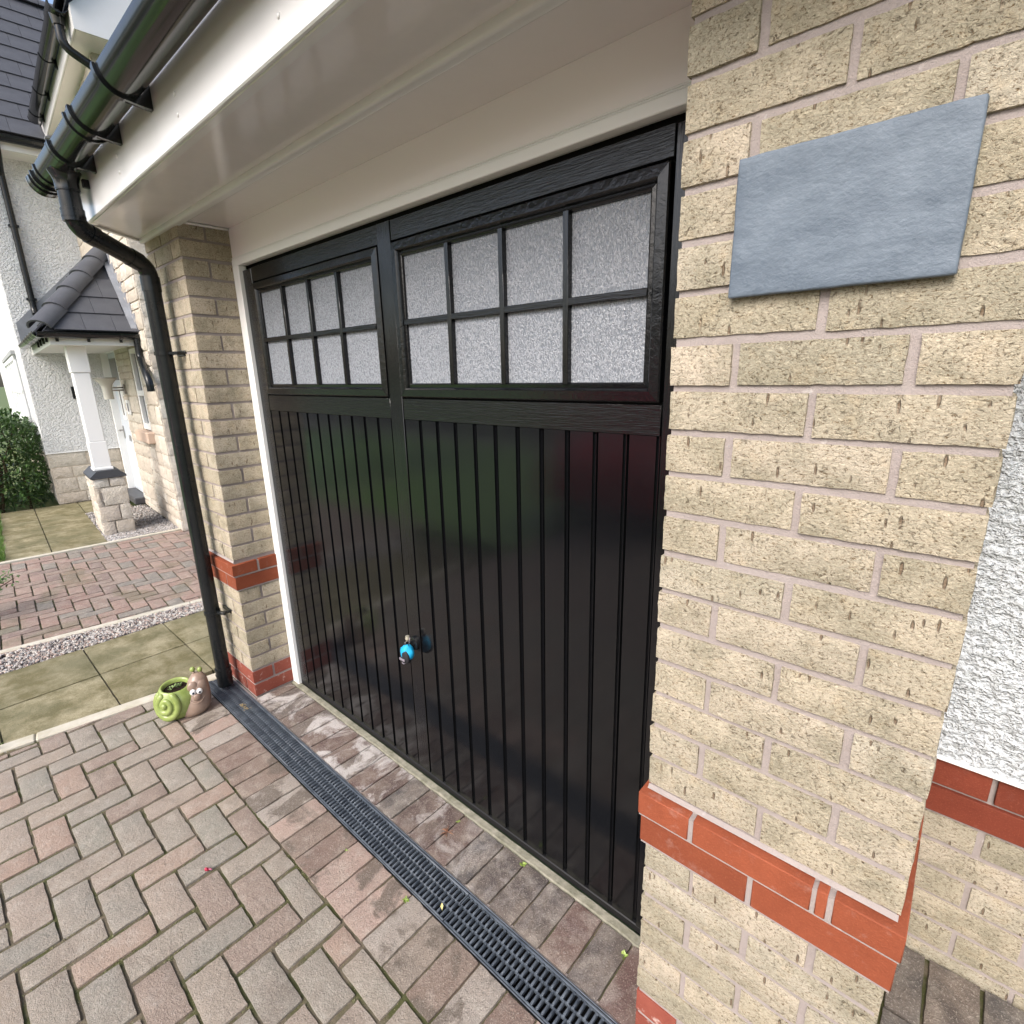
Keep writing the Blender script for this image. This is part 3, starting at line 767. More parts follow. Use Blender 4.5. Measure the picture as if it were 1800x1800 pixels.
def pebbles(name, quads, n, r0, r1, mat, z=0., fr=None, seed=1):
    rr = random.Random(seed); vs, fs = [], []
    ico = bmesh.new(); bmesh.ops.create_icosphere(ico, subdivisions=1, radius=1); iv = [v.co.copy() for v in ico.verts]; ifc = [[v.index for v in f.verts] for f in ico.faces]; ico.free()
    for _ in range(n):
        q = rr.choice(quads); s, t = rr.random(), rr.random()
        p = (Vector(q[0])*(1-s)+Vector(q[1])*s)*(1-t)+(Vector(q[3])*(1-s)+Vector(q[2])*s)*t
        r = rr.uniform(r0, r1); rot = Matrix.Rotation(rr.uniform(0, 6.28), 3, Vector((rr.random(), rr.random(), rr.random()+.01)).normalized())
        b0 = len(vs); sc = Vector((r, r*rr.uniform(.6, 1), r*rr.uniform(.45, .75)))
        for v in iv:
            w = rot @ Vector((v.x*sc.x, v.y*sc.y, v.z*sc.z)); vs.append((p.x+w.x, p.y+w.y, z+w.z+rr.uniform(0, .002)))
        fs += [[b0+i for i in f] for f in ifc]
    me = bpy.data.meshes.new(name); me.from_pydata(vs, [], fs); me.materials.append(mat)
    o = bpy.data.objects.new(name, me); COL.objects.link(o); o['kind'] = 'stuff'
    if fr is not None: o.matrix_world = fr
    return o
GRIT = mat_grit('gravel_chips', [(0.384, 0.347, 0.310), (0.248, 0.223, 0.205), (0.446, 0.422, 0.384), (0.155, 0.136, 0.130), (0.341, 0.260, 0.223), (0.409, 0.391, 0.372), (0.099, 0.093, 0.093)])
GRIT2 = mat_grit('grey_chips', [(0.360, 0.346, 0.331), (0.216, 0.209, 0.202), (0.446, 0.432, 0.418), (0.144, 0.137, 0.137), (0.302, 0.266, 0.238), (0.396, 0.374, 0.360)])
kx = lambda y: -3.745+.128*(y-.246)
b = bmesh.new(); poly(b, [(-3.56, -1.7), (-3.56, 2.2), (kx(2.2), 2.2), (kx(-1.7), -1.7)], 'z', -.1, -.012)
part('gravel_bed', b, GRIT, None, kind='structure')
pebbles('gravel', [((-3.572, -1.3, 0), (-3.572, 1.3, 0), (kx(1.3)+.0, 1.3, 0), (kx(-1.3), -1.3, 0))], 4600, .006, .013, GRIT, -.004, seed=3)
strip((kx(2.3)-.032, 2.3), (kx(-1.9)-.032, -1.9), .052, -.1, .004, KERBM, 'kerb', 4)

# ================================================================== snail planter
P0 = Vector((-2.335, -.285, 0)); vv = Vector((.98, -.19, 0)).normalized(); uu = Vector((-vv.y, vv.x, 0))
SF = Matrix((uu, vv, Vector((0, 0, 1)))).transposed().to_4x4()   # local: u right, v towards the viewer
SF = Matrix.Translation(P0) @ Matrix((( uu.x, -vv.x, 0), (uu.y, -vv.y, 0), (0, 0, 1))).to_4x4() @ Matrix.Diagonal((.86, .86, 1, 1))   # local x=right, y=away
FR = SF
sn = thing('snail_planter', 'green and brown glazed snail planter with goggle eyes standing by the drain', 'planter', (0, 0, 0))
GREEN = mat_plain('green_glaze', (.20, .265, .065), .22, .5, var=((.29, .35, .12), 18)); BROWN = mat_plain('brown_glaze', (.235, .165, .125), .3, .5, var=((.29, .21, .165), 14))
SOIL = mat_plain('potting_soil', (.018, .012, .009), .95, .1, bumpscale=160, bumpd=.004); EYEW = mat_plain('eye_white', (.80, .80, .78), .15, .5); PUP = mat_plain('pupil', (.03, .04, .06), .15, .5)
def lathe(prof, cx=0, cy=0, sx=1., sy=1., n=40, tiltx=0.):
    b = bmesh.new(); rows = []
    for (r, z) in prof:
        rows.append([b.verts.new((cx+r*sx*math.cos(2*math.pi*j/n), cy+r*sy*math.sin(2*math.pi*j/n), z+tiltx*r*math.sin(2*math.pi*j/n))) for j in range(n)])
    for A, B_ in zip(rows, rows[1:]):
        for j in range(n): b.faces.new((A[j], A[(j+1) % n], B_[(j+1) % n], B_[j]))
    b.faces.new(rows[0][::-1]); b.faces.new(rows[-1])
    return b
prof = [(.060, .002), (.078, .006), (.094, .025), (.104, .052), (.108, .080), (.105, .108), (.096, .130), (.084, .147), (.077, .156), (.072, .160), (.066, .158), (.062, .150), (.060, .125), (.058, .120)]
b = lathe(prof, -.022, .0, 1.0, .80, 48)
for v in b.verts:
    if v.co.z > .1: v.co.z += (v.co.y+.02)*.22*min(1, (v.co.z-.1)/.05)
part('shell', b, GREEN, sn, 180)
b = bmesh.new(); bmesh.ops.create_circle(b, cap_ends=True, radius=1, segments=32)
for v in b.verts: v.co = Vector((-.022+v.co.x*.061, v.co.y*.050, .143+v.co.y*.012))
part('soil', b, SOIL, sn)
def on_shell(u, z):
    """front surface point of the pot at (u,z)"""
    r = None
    for (r0, z0), (r1, z1) in zip(prof, prof[1:10]):
        if z0 <= z <= z1: r = r0+(r1-r0)*(z-z0)/(z1-z0)
    if r is None: r = .06
    q = 1-((u+.022)/r)**2
    return Vector((u, -.80*r*math.sqrt(max(q, 0.01)), z))
def pot_r(z):
    for (r0, z0), (r1, z1) in zip(prof, prof[1:10]):
        if z0 <= z <= z1: return r0+(r1-r0)*(z-z0)/(z1-z0)
    return .07
def pot_pt(arc_, z, out=0.):
    r_ = pot_r(z)+out; f_ = R(-42)+arc_/.095
    return Vector((-.022+r_*math.sin(f_), -.80*r_*math.cos(f_), z))
b = bmesh.new(); run = []
def flush():
    if len(run) > 3:
        tube(b, [q[0] for q in run], [q[1] for q in run], 14)
        for q in (run[0], run[-1]): ball(b, q[0], q[1]*.995, 2)
    run.clear()
for i in range(240):
    t = i/239; a = R(200)-t*R(860); rad = .010+.082*t
    z = .097+rad*math.sin(a); s_ = rad*math.cos(a)
    if not (.014 < z < .139): flush(); continue
    run.append((pot_pt(s_, z, -.0075), .0125+.0055*min(1, t*1.5)))
flush()
ball(b, pot_pt(0, .097, -.004), .0165, 3)
part('spiral', b, GREEN, sn, 180)
# neck and head
def loft(path, n=28):
    """path: (centre, rx, ry)"""
    b = bmesh.new(); rows = []
    for (c, rx, ry) in path: rows.append([b.verts.new((c[0]+rx*math.cos(2*math.pi*j/n), c[1]+ry*math.sin(2*math.pi*j/n), c[2])) for j in range(n)])
    for A, B_ in zip(rows, rows[1:]):
        for j in range(n): b.faces.new((A[j], A[(j+1) % n], B_[(j+1) % n], B_[j]))
    b.faces.new(rows[0][::-1]); b.faces.new(rows[-1]); return b
b = loft([((.040, -.018, .001), .058, .056), ((.046, -.020, .006), .072, .068), ((.054, -.022, .030), .080, .074), ((.062, -.022, .060), .079, .070), ((.070, -.020, .090), .071, .062), ((.078, -.016, .120), .062, .055), ((.085, -.012, .150), .053, .049), ((.089, -.008, .172), .044, .041), ((.090, -.006, .188), .030, .029), ((.090, -.005, .196), .014, .013), ((.090, -.005, .198), .003, .003)])
part('body', b, BROWN, sn, 180)
for (u, vv_, z, r) in ((.058, -.064, .143, .0300), (.098, -.062, .140, .0300)):
    b = bmesh.new(); ball(b, (u, vv_+.016, z), r, 3, (1, .55, 1)); part('eyelid', b, BROWN, sn, 180)
for (u, z) in ((.052, .128), (.084, .124)):
    e = bmesh.new(); ball(e, (u, -.0745, z), .0160, 3, (1, .7, 1)); eo = part('eye', e, EYEW, sn, 180)
    e = bmesh.new(); ball(e, (u-.001, -.0850, z-.001), .0064, 2, (1, .4, 1)); part('pupil', e, PUP, eo, 180)
b = bmesh.new(); ball(b, (.066, -.080, .098), .021, 3, (1.0, .62, .95)); part('nose', b, BROWN, sn, 180)
b = bmesh.new(); tube(b, [Vector((.066+.036*math.cos(a), -.1005-.004*math.sin(a)+abs(math.cos(a))**2*.026, .094+.020*math.sin(a))) for a in [R(195+150*i/14) for i in range(15)]], .0028, 8); part('mouth', b, BROWN, sn, 180)
for (u, z, v_) in ((.075, .212, -.002), (.109, .205, -.012)):
    b = bmesh.new(); tube(b, [(u+.004, v_, .180), (u, v_, z)], [.009, .0065], 12); part('antenna', b, BROWN, sn, 180)
    b = bmesh.new(); ball(b, (u-.001, v_, z+.006), .0135, 3); part('antenna_tip', b, GREEN, sn, 180)
LEAF = mat_leaf('small_leaf', (.10, .19, .05), (.22, .30, .10), (.34, .40, .20))
def leaf(bm, p, d, L, w, up=Vector((0, 0, 1))):
    d = d.normalized(); s = d.cross(up)
    if s.length < .05: s = d.cross(Vector((1, 0, 0)))
    s.normalize(); n = s.cross(d)
    a = bm.verts.new(p); b_ = bm.verts.new(p+d*L*.5+s*w*.5+n*L*.06); c = bm.verts.new(p+d*L-n*L*.08); e = bm.verts.new(p+d*L*.5-s*w*.5+n*L*.06); m_ = bm.verts.new(p+d*L*.5-n*w*.08)
    bm.faces.new((a, b_, m_)); bm.faces.new((b_, c, m_)); bm.faces.new((c, e, m_)); bm.faces.new((e, a, m_))
def sprig(bm, p, n, L, w, spread, rr, h=.02):
    for i in range(n):
        a = rr.uniform(0, 6.28); d = Vector((math.cos(a)*spread, math.sin(a)*spread, rr.uniform(.25, 1)))
        leaf(bm, Vector(p)+Vector((rr.uniform(-1, 1)*.004, rr.uniform(-1, 1)*.004, rr.uniform(0, h))), d, L*rr.uniform(.6, 1.2), w)
sd_ = thing('seedling', 'pale green seedlings growing in the snail planter soil', 'seedling', (-.03, 0, .145))
b = bmesh.new(); rr = random.Random(5)
for (u, v_) in ((-.050, .006), (-.038, -.008), (-.012, .012), (-.004, .002), (.006, .008), (-.024, .0)): sprig(b, (u, v_, .145), 4, .020, .009, .9, rr, .010)
part('leaves', b, LEAF, sd_)
FR = Matrix.Identity(4)

# ================================================================== neighbour house (its own frame: a along wall to the left, b outwards, z up)
ph = R(176)
NM = Matrix.Translation((-5.93, .816, 0)) @ Matrix.Rotation(ph, 4, 'Z')
FR = NM
nh = thing('neighbour_house', 'neighbouring house with split stone front, white roughcast wing and grey tiled roofs', 'house', (0, 0, 0))
AW = 2.80; BW = .824; EZ = 4.40
b = bmesh.new()
# stone front core with openings left as recesses: door a 1.885..2.765, window a .62..1.00
for (a0, a1, z0, z1) in ((0, .62, 0, EZ), (.62, 1.0, 0, 1.05), (.62, 1.0, 1.955, EZ), (1.0, 1.885, 0, EZ), (1.885, AW, 2.02, EZ)): box(b, a0+.002, a1-.0, -.28, -.012, z0, z1)
box(b, .002, 3, -6, -.28, 0, EZ)
part('mortar_core', b, SMORT, nh)
def stones(parent, kind, lo, hi, z0, z1, skip=lambda s0, s1, z0, z1: False, seed=0, hs=(.075, .115, .15, .15, .20), ls=(.20, .46), depth=.06, off=0.):
    """coursed split stones; kind 'a': on plane b=off facing +b, 'b': on plane a=off (facing -a if sign)"""
    rr = random.Random(seed); z = z0
    while z < z1-.04:
        h = min(rr.choice(hs), z1-z)
        if z1-(z+h) < .05: h = z1-z
        s = lo-rr.uniform(0, .25)
        while s < hi-.01:
            L = rr.uniform(*ls)
            s0, s1 = max(s, lo), min(s+L, hi); s += L
            if s1-s0 < .03 or skip(s0, s1, z, z+h): continue
            bm = rough_block(s1-s0-.009, depth, h-.009, .034, .0065, .003, rr.random()*99, 19., .009)
            if kind != 'a': bm.transform(Matrix.Rotation(math.pi/2, 4, 'Z'))
            c = ((s0+s1)/2, off-depth/2+.004, (z+h/2)) if kind == 'a' else (off+(depth/2-.004)*(1 if kind == 'b-' else -1), (s0+s1)/2, (z+h/2))
            me = finish(bm, 'stone', STONE, 50)
            inst('stone', me, parent, c)
        z += h
def ov(r, s0, s1, z0, z1): return s0 < r[1]-.005 and s1 > r[0]+.005 and z0 < r[3]-.005 and z1 > r[2]+.005
win, dor = (.60, 1.02, 1.04, 1.97), (1.875, 2.8, 0, 2.04)
stones(nh, 'a', 0.0, .60, 0, 2.1, seed=1); stones(nh, 'a', 1.02, 1.875, 0, 2.1, seed=2)
stones(nh, 'a', .60, 1.02, 0, .93, seed=3)
stones(nh, 'a', .0, AW, 2.95, EZ, seed=4, ls=(.3, .6), hs=(.15, .2, .24)); stones(nh, 'a', 0, 1.2, 2.1, 2.95, seed=5, ls=(.25, .5))
stones(nh, 'b-', -.8, -.004, 0, 2.7, seed=6, ls=(.25, .5), hs=(.15, .2, .24))
stones(nh, 'b-', -.8, -.004, 2.7, EZ+.1, seed=7, ls=(.4, .8), hs=(.2, .24))
# wing
b = bmesh.new(); box(b, AW+.0, 14, -6, BW, .0, .69); part('mortar_core', b, SMORT, nh)
stones(nh, 'b-', .0, BW, .0, .69, seed=8, off=AW-.004, hs=(.15, .2, .24), ls=(.25, .5))
stones(nh, 'a', AW, 4.5, .0, .69, seed=9, off=BW+.002, hs=(.2, .24), ls=(.35, .6))
b = bmesh.new(); box(b, AW-.012, 14, -6, BW+.012, .692, 4.3, .008); part('roughcast', b, RENDN, nh)
b = bmesh.new(); box(b, AW-.018, AW-.012, 0, BW+.018, .688, .70, .001); part('render_bead', b, FRAMEW, nh)
# door
b = bmesh.new(); box(b, 2.735, AW-.02, -.06, .035, .1, 2.0, .004); box(b, 1.885, 1.915, -.06, .0, .1, 2.0, .004); box(b, 1.915, 2.735, -.06, .0, 1.965, 2.02, .004); part('door_frame', b, FRAMEW, nh)
b = bmesh.new(); box(b, 1.915, 2.735, -.09, -.045, .1, 1.965, .003); do = part('front_door', b, WDOOR, nh, label='pale blue grey front door')
b = bmesh.new(); box(b, 2.02, 2.66, -.045, -.037, 1.62, 1.90, .002); part('door_glass', b, DARKGL, do)
b = bmesh.new(); box(b, 2.2, 2.42, -.046, -.032, 1.10, 1.55, .004); part('door_panel', b, FRAMEW, do)
b = bmesh.new(); box(b, 2.27, 2.35, -.033, -.029, 1.16, 1.49, .002); part('door_glass', b, DARKGL, do)
b = bmesh.new(); box(b, 2.04, 2.30, -.046, -.030, .82, .89, .004); part('letterbox', b, STEEL, do)
b = bmesh.new(); tube(b, [(2.68, -.04, .94), (2.68, .01, .94), (2.58, .012, .94)], .009, 10); box(b, 2.66, 2.70, -.046, -.035, .82, 1.0, .003); part('handle', b, STEEL, do)
b = bmesh.new(); box(b, 1.87, 2.79, -.05, .12, .01, .10, .012); part('doorstep', b, SLATECAP, nh)
# window
b = bmesh.new()
for r in ((.62, 1.0, 1.06, 1.13), (.62, 1.0, 1.90, 1.955), (.62, .675, 1.13, 1.90), (.945, 1.0, 1.13, 1.90), (.675, .945, 1.44, 1.50)): box(b, r[0], r[1], -.06, -.004, r[2], r[3], .004)
wo = part('window', b, FRAMEW, nh)
b = bmesh.new(); box(b, .67, .95, -.05, -.04, 1.12, 1.91); part('pane', b, DARKGL, wo)
b = bmesh.new(); box(b, .46, 1.12, -.06, .075, .925, 1.050, .01); part('window_sill', b, STAND, nh)
# wing window (front of wing, faces the road)
b = bmesh.new(); wz0, wz1, wa0, wa1 = .95, 2.0, 3.95, 8.4
for r in ((wa0, wa1, wz0, wz0+.07), (wa0, wa1, wz1-.07, wz1), (wa0, wa0+.07, wz0, wz1), (wa1-.07, wa1, wz0, wz1), (wa0, wa1, 1.46, 1.51)): box(b, r[0], r[1], BW-.02, BW+.045, r[2], r[3], .004)
for a in (4.35, 4.85, 5.5, 6.3, 7.2): box(b, a-.025, a+.025, BW-.02, BW+.04, wz0, wz1, .003)
wo = part('window', b, FRAMEW, nh)
b = bmesh.new(); box(b, wa0, wa1, BW, BW+.022, wz0, wz1); part('pane', b, mat_plain('pale_blind', (.55, .58, .62), .15, .6), wo)
b = bmesh.new(); box(b, wa0-.05, wa1, BW-.02, BW+.06, 2.0, 2.06, .004); part('window_head', b, mat_plain('grey_lintel', (.33, .34, .34), .8, .3), nh)
# eaves and roofs
b = bmesh.new(); box(b, -.30, 2.6, .125, .14, EZ, EZ+.17, .003); part('fascia', b, PVC, nh)
b = bmesh.new(); box(b, -.002, 2.6, -.01, .1248, EZ+.002, EZ+.012); part('soffit', b, BOARD, nh)
b = bmesh.new()
poly(b, [(.14, EZ), (.14, EZ+.17), (-1.5, EZ+.17+1.64), (-1.5, EZ+1.50), (-.10, EZ+.0)], 'x', -.315, -.3003); part('bargeboard', b, PVC, nh)
b = bmesh.new(); poly(b, [(.124, EZ+.002), (-.10, EZ+.002), (-1.5, EZ+1.40), (-1.5, EZ+1.42), (-.11, EZ+.014), (.124, EZ+.014)], 'x', -.2999, -.004); part('soffit', b, BOARD, nh)
def tile(w, h, t=.016): return variants('rooftile_%.2f_%.2f' % (w, h), w, h, t, SLATE, 3, .09, .0012, .002, 35, 12.)
def roof_rows(parent, origin, du, dv, nu, nv, w, gauge, name='roof_tile', t=.018, clip=None):
    """origin corner, du: unit along eave, dv: unit up the slope"""
    du, dv = Vector(du).normalized(), Vector(dv).normalized(); nn = du.cross(dv).normalized()
    if nn.z < 0: nn = -nn
    tiltm = None
    for j in range(nv):
        for i in range(nu):
            off = (w/2 if j % 2 else 0)
            c = Vector(origin)+du*(w*(i+.5)+off)+dv*(gauge*(j+.5)+.02)+nn*.012
            wv = w-.004
            if clip and not clip(c): continue
            dv2 = (dv*1.0+nn*-.045*-1*0+nn*(-.05)).normalized()
            n2 = du.cross(dv2).normalized()
            if n2.z < 0: n2 = -n2; 
            x_ = du; y_ = n2.cross(x_).normalized()
            mtx = Matrix((x_, y_, n2)).transposed()
            o = inst(name, rnd.choice(tile(round(wv, 2), round(gauge+.06, 2), t)), parent, c, mtx.to_euler())
# stone wing roof (verge tiles seen from below)
b = bmesh.new(); poly(b, [(.16, EZ+.176), (.16, EZ+.196), (-3.5, EZ+.196+3.66), (-3.5, EZ+.176+3.66)], 'x', -.36, 6); part('roof_deck', b, SLATE, nh)
roof_rows(nh, (-.375, .19, EZ+.205), (1, 0, 0), (0, -1, 1), 4, 4, .33, .29)
# wing roof: eave along b at a=2.45, rising to the left
rs = math.atan2(6.62-4.37, 4.3-2.45)
b = bmesh.new(); poly(b, [(2.47, 4.33), (2.45, 4.36), (4.3, 6.61), (6.2, 4.36), (6.2, 4.33), (4.3, 6.57)], 'y', -6, 2.2); part('roof_deck', b, SLATE, nh)
roof_rows(nh, (2.43, -.75, 4.365), (0, 1, 0), (math.cos(rs), 0, math.sin(rs)), 10, 10, .30, .285)
for i in range(8):
    b = bmesh.new(); poly(b, [(4.3+.11*math.cos(R(t)), 6.60+.10*math.sin(R(t))) for t in range(0, 181, 30)], 'y', -1.2+i*.44, -.765+i*.44); part('ridge_tile', b, SLATE, nh, 50)
b = bmesh.new(); box(b, 2.48, 2.495, -.02, 2.2, 4.20, 4.36, .002); part('fascia', b, PVC, nh)
b = bmesh.new(); box(b, 2.4951, AW, -.02, 2.2, 4.20, 4.21); part('soffit', b, BOARD, nh)
b = bmesh.new(); poly(b, [(2.47, 4.37), (2.49, 4.40), (3.3, 5.35), (3.28, 5.37)], 'y', -.30, -.02); box(b, 2.30, 2.52, .02, .16, 4.37, 4.385); part('lead_valley', b, LEAD, nh)

# neighbour gutters and pipes
def small_half(bm, c, r, p0, p1, axis):
    a = [(c[0]+r*math.cos(R(t)), c[1]+r*math.sin(R(t))) for t in range(0, -181, -15)]+[(c[0]+(r-.004)*math.cos(R(t)), c[1]+(r-.004)*math.sin(R(t))) for t in range(-180, 1, 15)]
    poly(bm, a, axis, p0, p1)
ng = thing('gutter', 'upper black gutter with a bent downpipe on the stone gable eave of the neighbouring house', 'gutter', (1, .21, 4.5))
b = bmesh.new(); small_half(b, (.205, 4.585), .062, -.22, 2.42, 'x'); poly(b, [(.205+.064*math.cos(R(t)), 4.585+.064*math.sin(R(t))) for t in range(0, -181, -15)], 'x', 2.42, 2.43); part('trough', b, BLKP, ng, 40)
for x in (.75, 1.55, 2.2):
    b = bmesh.new(); small_half(b, (.205, 4.585), .069, x-.012, x+.012, 'x'); box(b, x-.012, x+.012, .141, .16, 4.49, 4.59); part('bracket', b, BLKP, ng, 40)
b = bmesh.new(); tube(b, [(-.12, .205, 4.56), (-.12, .205, 4.47)], [.06, .044], 16); small_half(b, (.205, 4.585), .070, -.24, .02, 'x'); part('outlet', b, BLKP, ng, 40)
b = bmesh.new(); tube(b, bend([(-.12, .205, 4.50), (-.12, .205, 4.33), (-.14, -.42, 4.02), (-.14, -.42, 2.2)], .07), .034, 16); part('pipe', b, PIPEM, ng, 40)
nw = thing('gutter', 'black gutter along the tiled eave of the white wing, far top left', 'gutter', (2.4, 1, 4.3))
b = bmesh.new(); small_half(b, (2.425, 4.32), .055, .02, 2.2, 'y'); part('trough', b, BLKP, nw, 40)
nd = thing('downpipe', 'thin black downpipe on the white roughcast wing, ending at the porch roof', 'downpipe', (2.74, .6, 2.5))
b = bmesh.new(); tube(b, bend([(2.43, .60, 4.28), (2.50, .60, 4.16), (2.745, .60, 4.02), (2.745, .60, 2.50), (2.70, .60, 2.44)], .05), .033, 14); part('pipe', b, PIPEM, nd, 40)
for z in (3.45, 2.62):
    b = bmesh.new(); ring(b, (2.745, .60, z), .03, .042, .03); box(b, 2.72, 2.785, .55, .65, z-.012, z+.012, .002); part('pipe_clip', b, PIPEM, nd, 40)

# ---- porch
po = thing('porch', 'small hipped porch with grey tiles and a white post on a stone base', 'porch', (.7, .5, 0))
b = bmesh.new(); box(b, .47, .96, .36, .62, -.05, .615); part('mortar_core', b, SMORT, po)
stones(po, 'a', .45, .97, 0, .62, seed=21, off=.63, hs=(.12, .17, .2), ls=(.16, .36)); stones(po, 'b-', .35, .63, 0, .62, seed=22, off=.452, hs=(.07, .15, .17, .2), ls=(.12, .30))
stones(po, 'a', .45, .97, 0, .62, seed=23, off=.41, depth=.05, hs=(.2,), ls=(.3, .5))
b = bmesh.new(); poly(b, [(.335, .62), (.645, .62), (.645, .64), (.58, .70), (.40, .70), (.335, .64)], 'x', .43, .99); part('cap_slab', b, SLATECAP, po)
b = bmesh.new(); box(b, .475, .66, .425, .60, .70, .73, .006); box(b, .488, .645, .438, .590, .73, 1.00, .004); box(b, .484, .650, .434, .594, 1.70, 1.955, .004); box(b, .492, .641, .442, .586, 1.00, 1.70, .008); part('post', b, FRAMEW, po)
b = bmesh.new(); box(b, .31, .325, 0, .70, 1.955, 2.06, .002); box(b, .31, 2.79, .70, .715, 1.955, 2.06, .002); part('fascia', b, FRAMEW, po)
b = bmesh.new(); box(b, .325, 2.79, 0, .70, 1.975, 1.985); part('ceiling', b, BOARD, po)
ZE, ZT, AT = 2.075, 2.965, 1.17
b = bmesh.new()
V = [b.verts.new(p) for p in ((.27, 0, ZE), (.27, .75, ZE), (2.79, .75, ZE), (AT, 0, ZT), (2.79, 0, ZT))]
b.faces.new((V[0], V[1], V[3])); b.faces.new((V[1], V[2], V[4], V[3])); part('roof_deck', b, SLATE, po)
s1 = Vector((AT-.27, 0, ZT-ZE)).normalized(); s2 = Vector((0, -.75, ZT-ZE)).normalized()
def clip1(c): t = (c.z-ZE)/(ZT-ZE); return .04 < c.y < .75*(1-t)-.02
roof_rows(po, (.25, -.05, ZE+.005), (0, 1, 0), s1, 4, 5, .24, .25, clip=clip1)
def clip2(c): t = (c.z-ZE)/(ZT-ZE); return c.x > .27+(AT-.27)*t+.10 and c.x < 2.72
roof_rows(po, (.3, .77, ZE+.005), (1, 0, 0), s2, 10, 4, .25, .27, clip=clip2)
h0, h1 = Vector((.25, .77, ZE+.03)), Vector((AT+.02, -.0, ZT+.06)); hd = (h1-h0).normalized(); hl = (h1-h0).length
hs_ = hd.cross(Vector((0, 0, 1))).normalized(); hn = hs_.cross(hd)
for i in range(5):
    b = bmesh.new(); rings_ = []
    for t in (0, 1):
        c = h0+hd*(hl/5*i+(hl/5+.02)*t)+hn*(.012 if t == 0 else -.006)
        rings_.append([b.verts.new(c+hs_*.105*math.cos(R(a))+hn*(.085*math.sin(R(a))-.02)) for a in range(0, 181, 20)]+[b.verts.new(c+hs_*.088*math.cos(R(a))+hn*(.068*math.sin(R(a))-.02)) for a in range(180, -1, -20)])
    n_ = len(rings_[0])
    for j in range(n_): b.faces.new((rings_[0][j], rings_[0][(j+1) % n_], rings_[1][(j+1) % n_], rings_[1][j]))
    b.faces.new(rings_[0]); b.faces.new(rings_[1][::-1]); part('hip_tile', b, SLATE, po, 40)
b = bmesh.new()      # stepped lead flashing on the stone front, and apron on the white wing
for i in range(8):
    t0, t1 = i/8, (i+1)/8; a0, a1 = .27+(AT-.27)*t0, .27+(AT-.27)*t1; z0 = ZE+(ZT-ZE)*t0
    box(b, a0, a1, -.005, .008+.001*i, z0-.02, z0+.20, .001)
poly(b, [(.25, ZE+.02), (AT, ZT+.02), (AT, ZT+.05), (.25, ZE+.05)], 'y', .009, .06)
part('lead_flashing', b, LEAD, po); b = bmesh.new()
poly(b, [(.80, ZE+.0), (.0, ZT-.02), (.0, ZT+.20), (.80, ZE+.26)], 'x', 2.765, 2.787)
part('lead_flashing', b, LEAD, po)
b = bmesh.new(); small_half(b, (.245, 2.065), .052, -.0, .80, 'y'); part('gutter', b, BLKP, po, 40)
b = bmesh.new(); small_half(b, (.785, 2.065), .052, .2, 2.7, 'x'); part('gutter', b, BLKP, po, 40)
for y in (.16, .42, .66):
    b = bmesh.new(); small_half(b, (.245, 2.065), .058, y-.012, y+.012, 'y'); box(b, .29, .309, y-.012, y+.012, 1.985, 2.06); part('bracket', b, BLKP, po)
for x in (.45, .8, 1.15, 1.5):
    b = bmesh.new(); small_half(b, (.785, 2.065), .060, x-.015, x+.015, 'x'); box(b, x-.015, x+.015, .716, .735, 1.985, 2.06); part('bracket', b, BLKP, po)
b = bmesh.new(); tube(b, bend([(.245, .03, 2.03), (.245, .035, 1.83), (-.02, .06, 1.68), (-.10, .06, 1.60), (-.10, .06, 1.5)], .05), .034, 16); part('pipe', b, PIPEM, po, 40)

# fittings by the neighbour's door
wl_ = thing('wall_lamp', 'brushed steel uplighter wall lamp beside the pale front door', 'wall lamp', (1.58, .0, 1.5))
b = bmesh.new(); tube(b, [(1.58, .0, 1.51), (1.58, .03, 1.51)], .06, 20); part('back_plate', b, STEEL, wl_, 40)
b = bmesh.new(); tube(b, [(1.58, .03, 1.50), (1.52, .16, 1.50)], .009, 10); tube(b, [(1.58, .03, 1.53), (1.52, .16, 1.53)], .009, 10); part('arm', b, STEEL, wl_, 40)
b = bmesh.new(); tube(b, [(1.5, .2, 1.40), (1.5, .2, 1.53), (1.5, .2, 1.57), (1.5, .2, 1.64)], [.05, .05, .06, .115], 24); part('shade', b, mat_plain('pale_lamp_glass', (.50, .49, .45), .25, .5), wl_, 40)
b = bmesh.new(); ring(b, (1.5, .2, 1.645), .09, .118, .014); part('rim', b, STEEL, wl_, 40)
en = thing('entry_panel', 'small white number plate on the stone beside the front door', 'number plate', (1.62, .01, 1.2))
b = bmesh.new(); box(b, 1.50, 1.70, .004, .02, 1.20, 1.38, .004); part('plate', b, FRAMEW, en)
b = bmesh.new(); box(b, 1.55, 1.575, .0195, .023, 1.24, 1.34); box(b, 1.60, 1.625, .0195, .023, 1.24, 1.34); part('digit', b, FGREY, en)
db = thing('meter_box', 'small black box on the white roughcast inside the porch', 'wall box', (2.78, .38, 1.4))
b = bmesh.new(); box(b, 2.755, 2.79, .33, .42, 1.39, 1.55, .004); part('box_body', b, PIPEM, db)

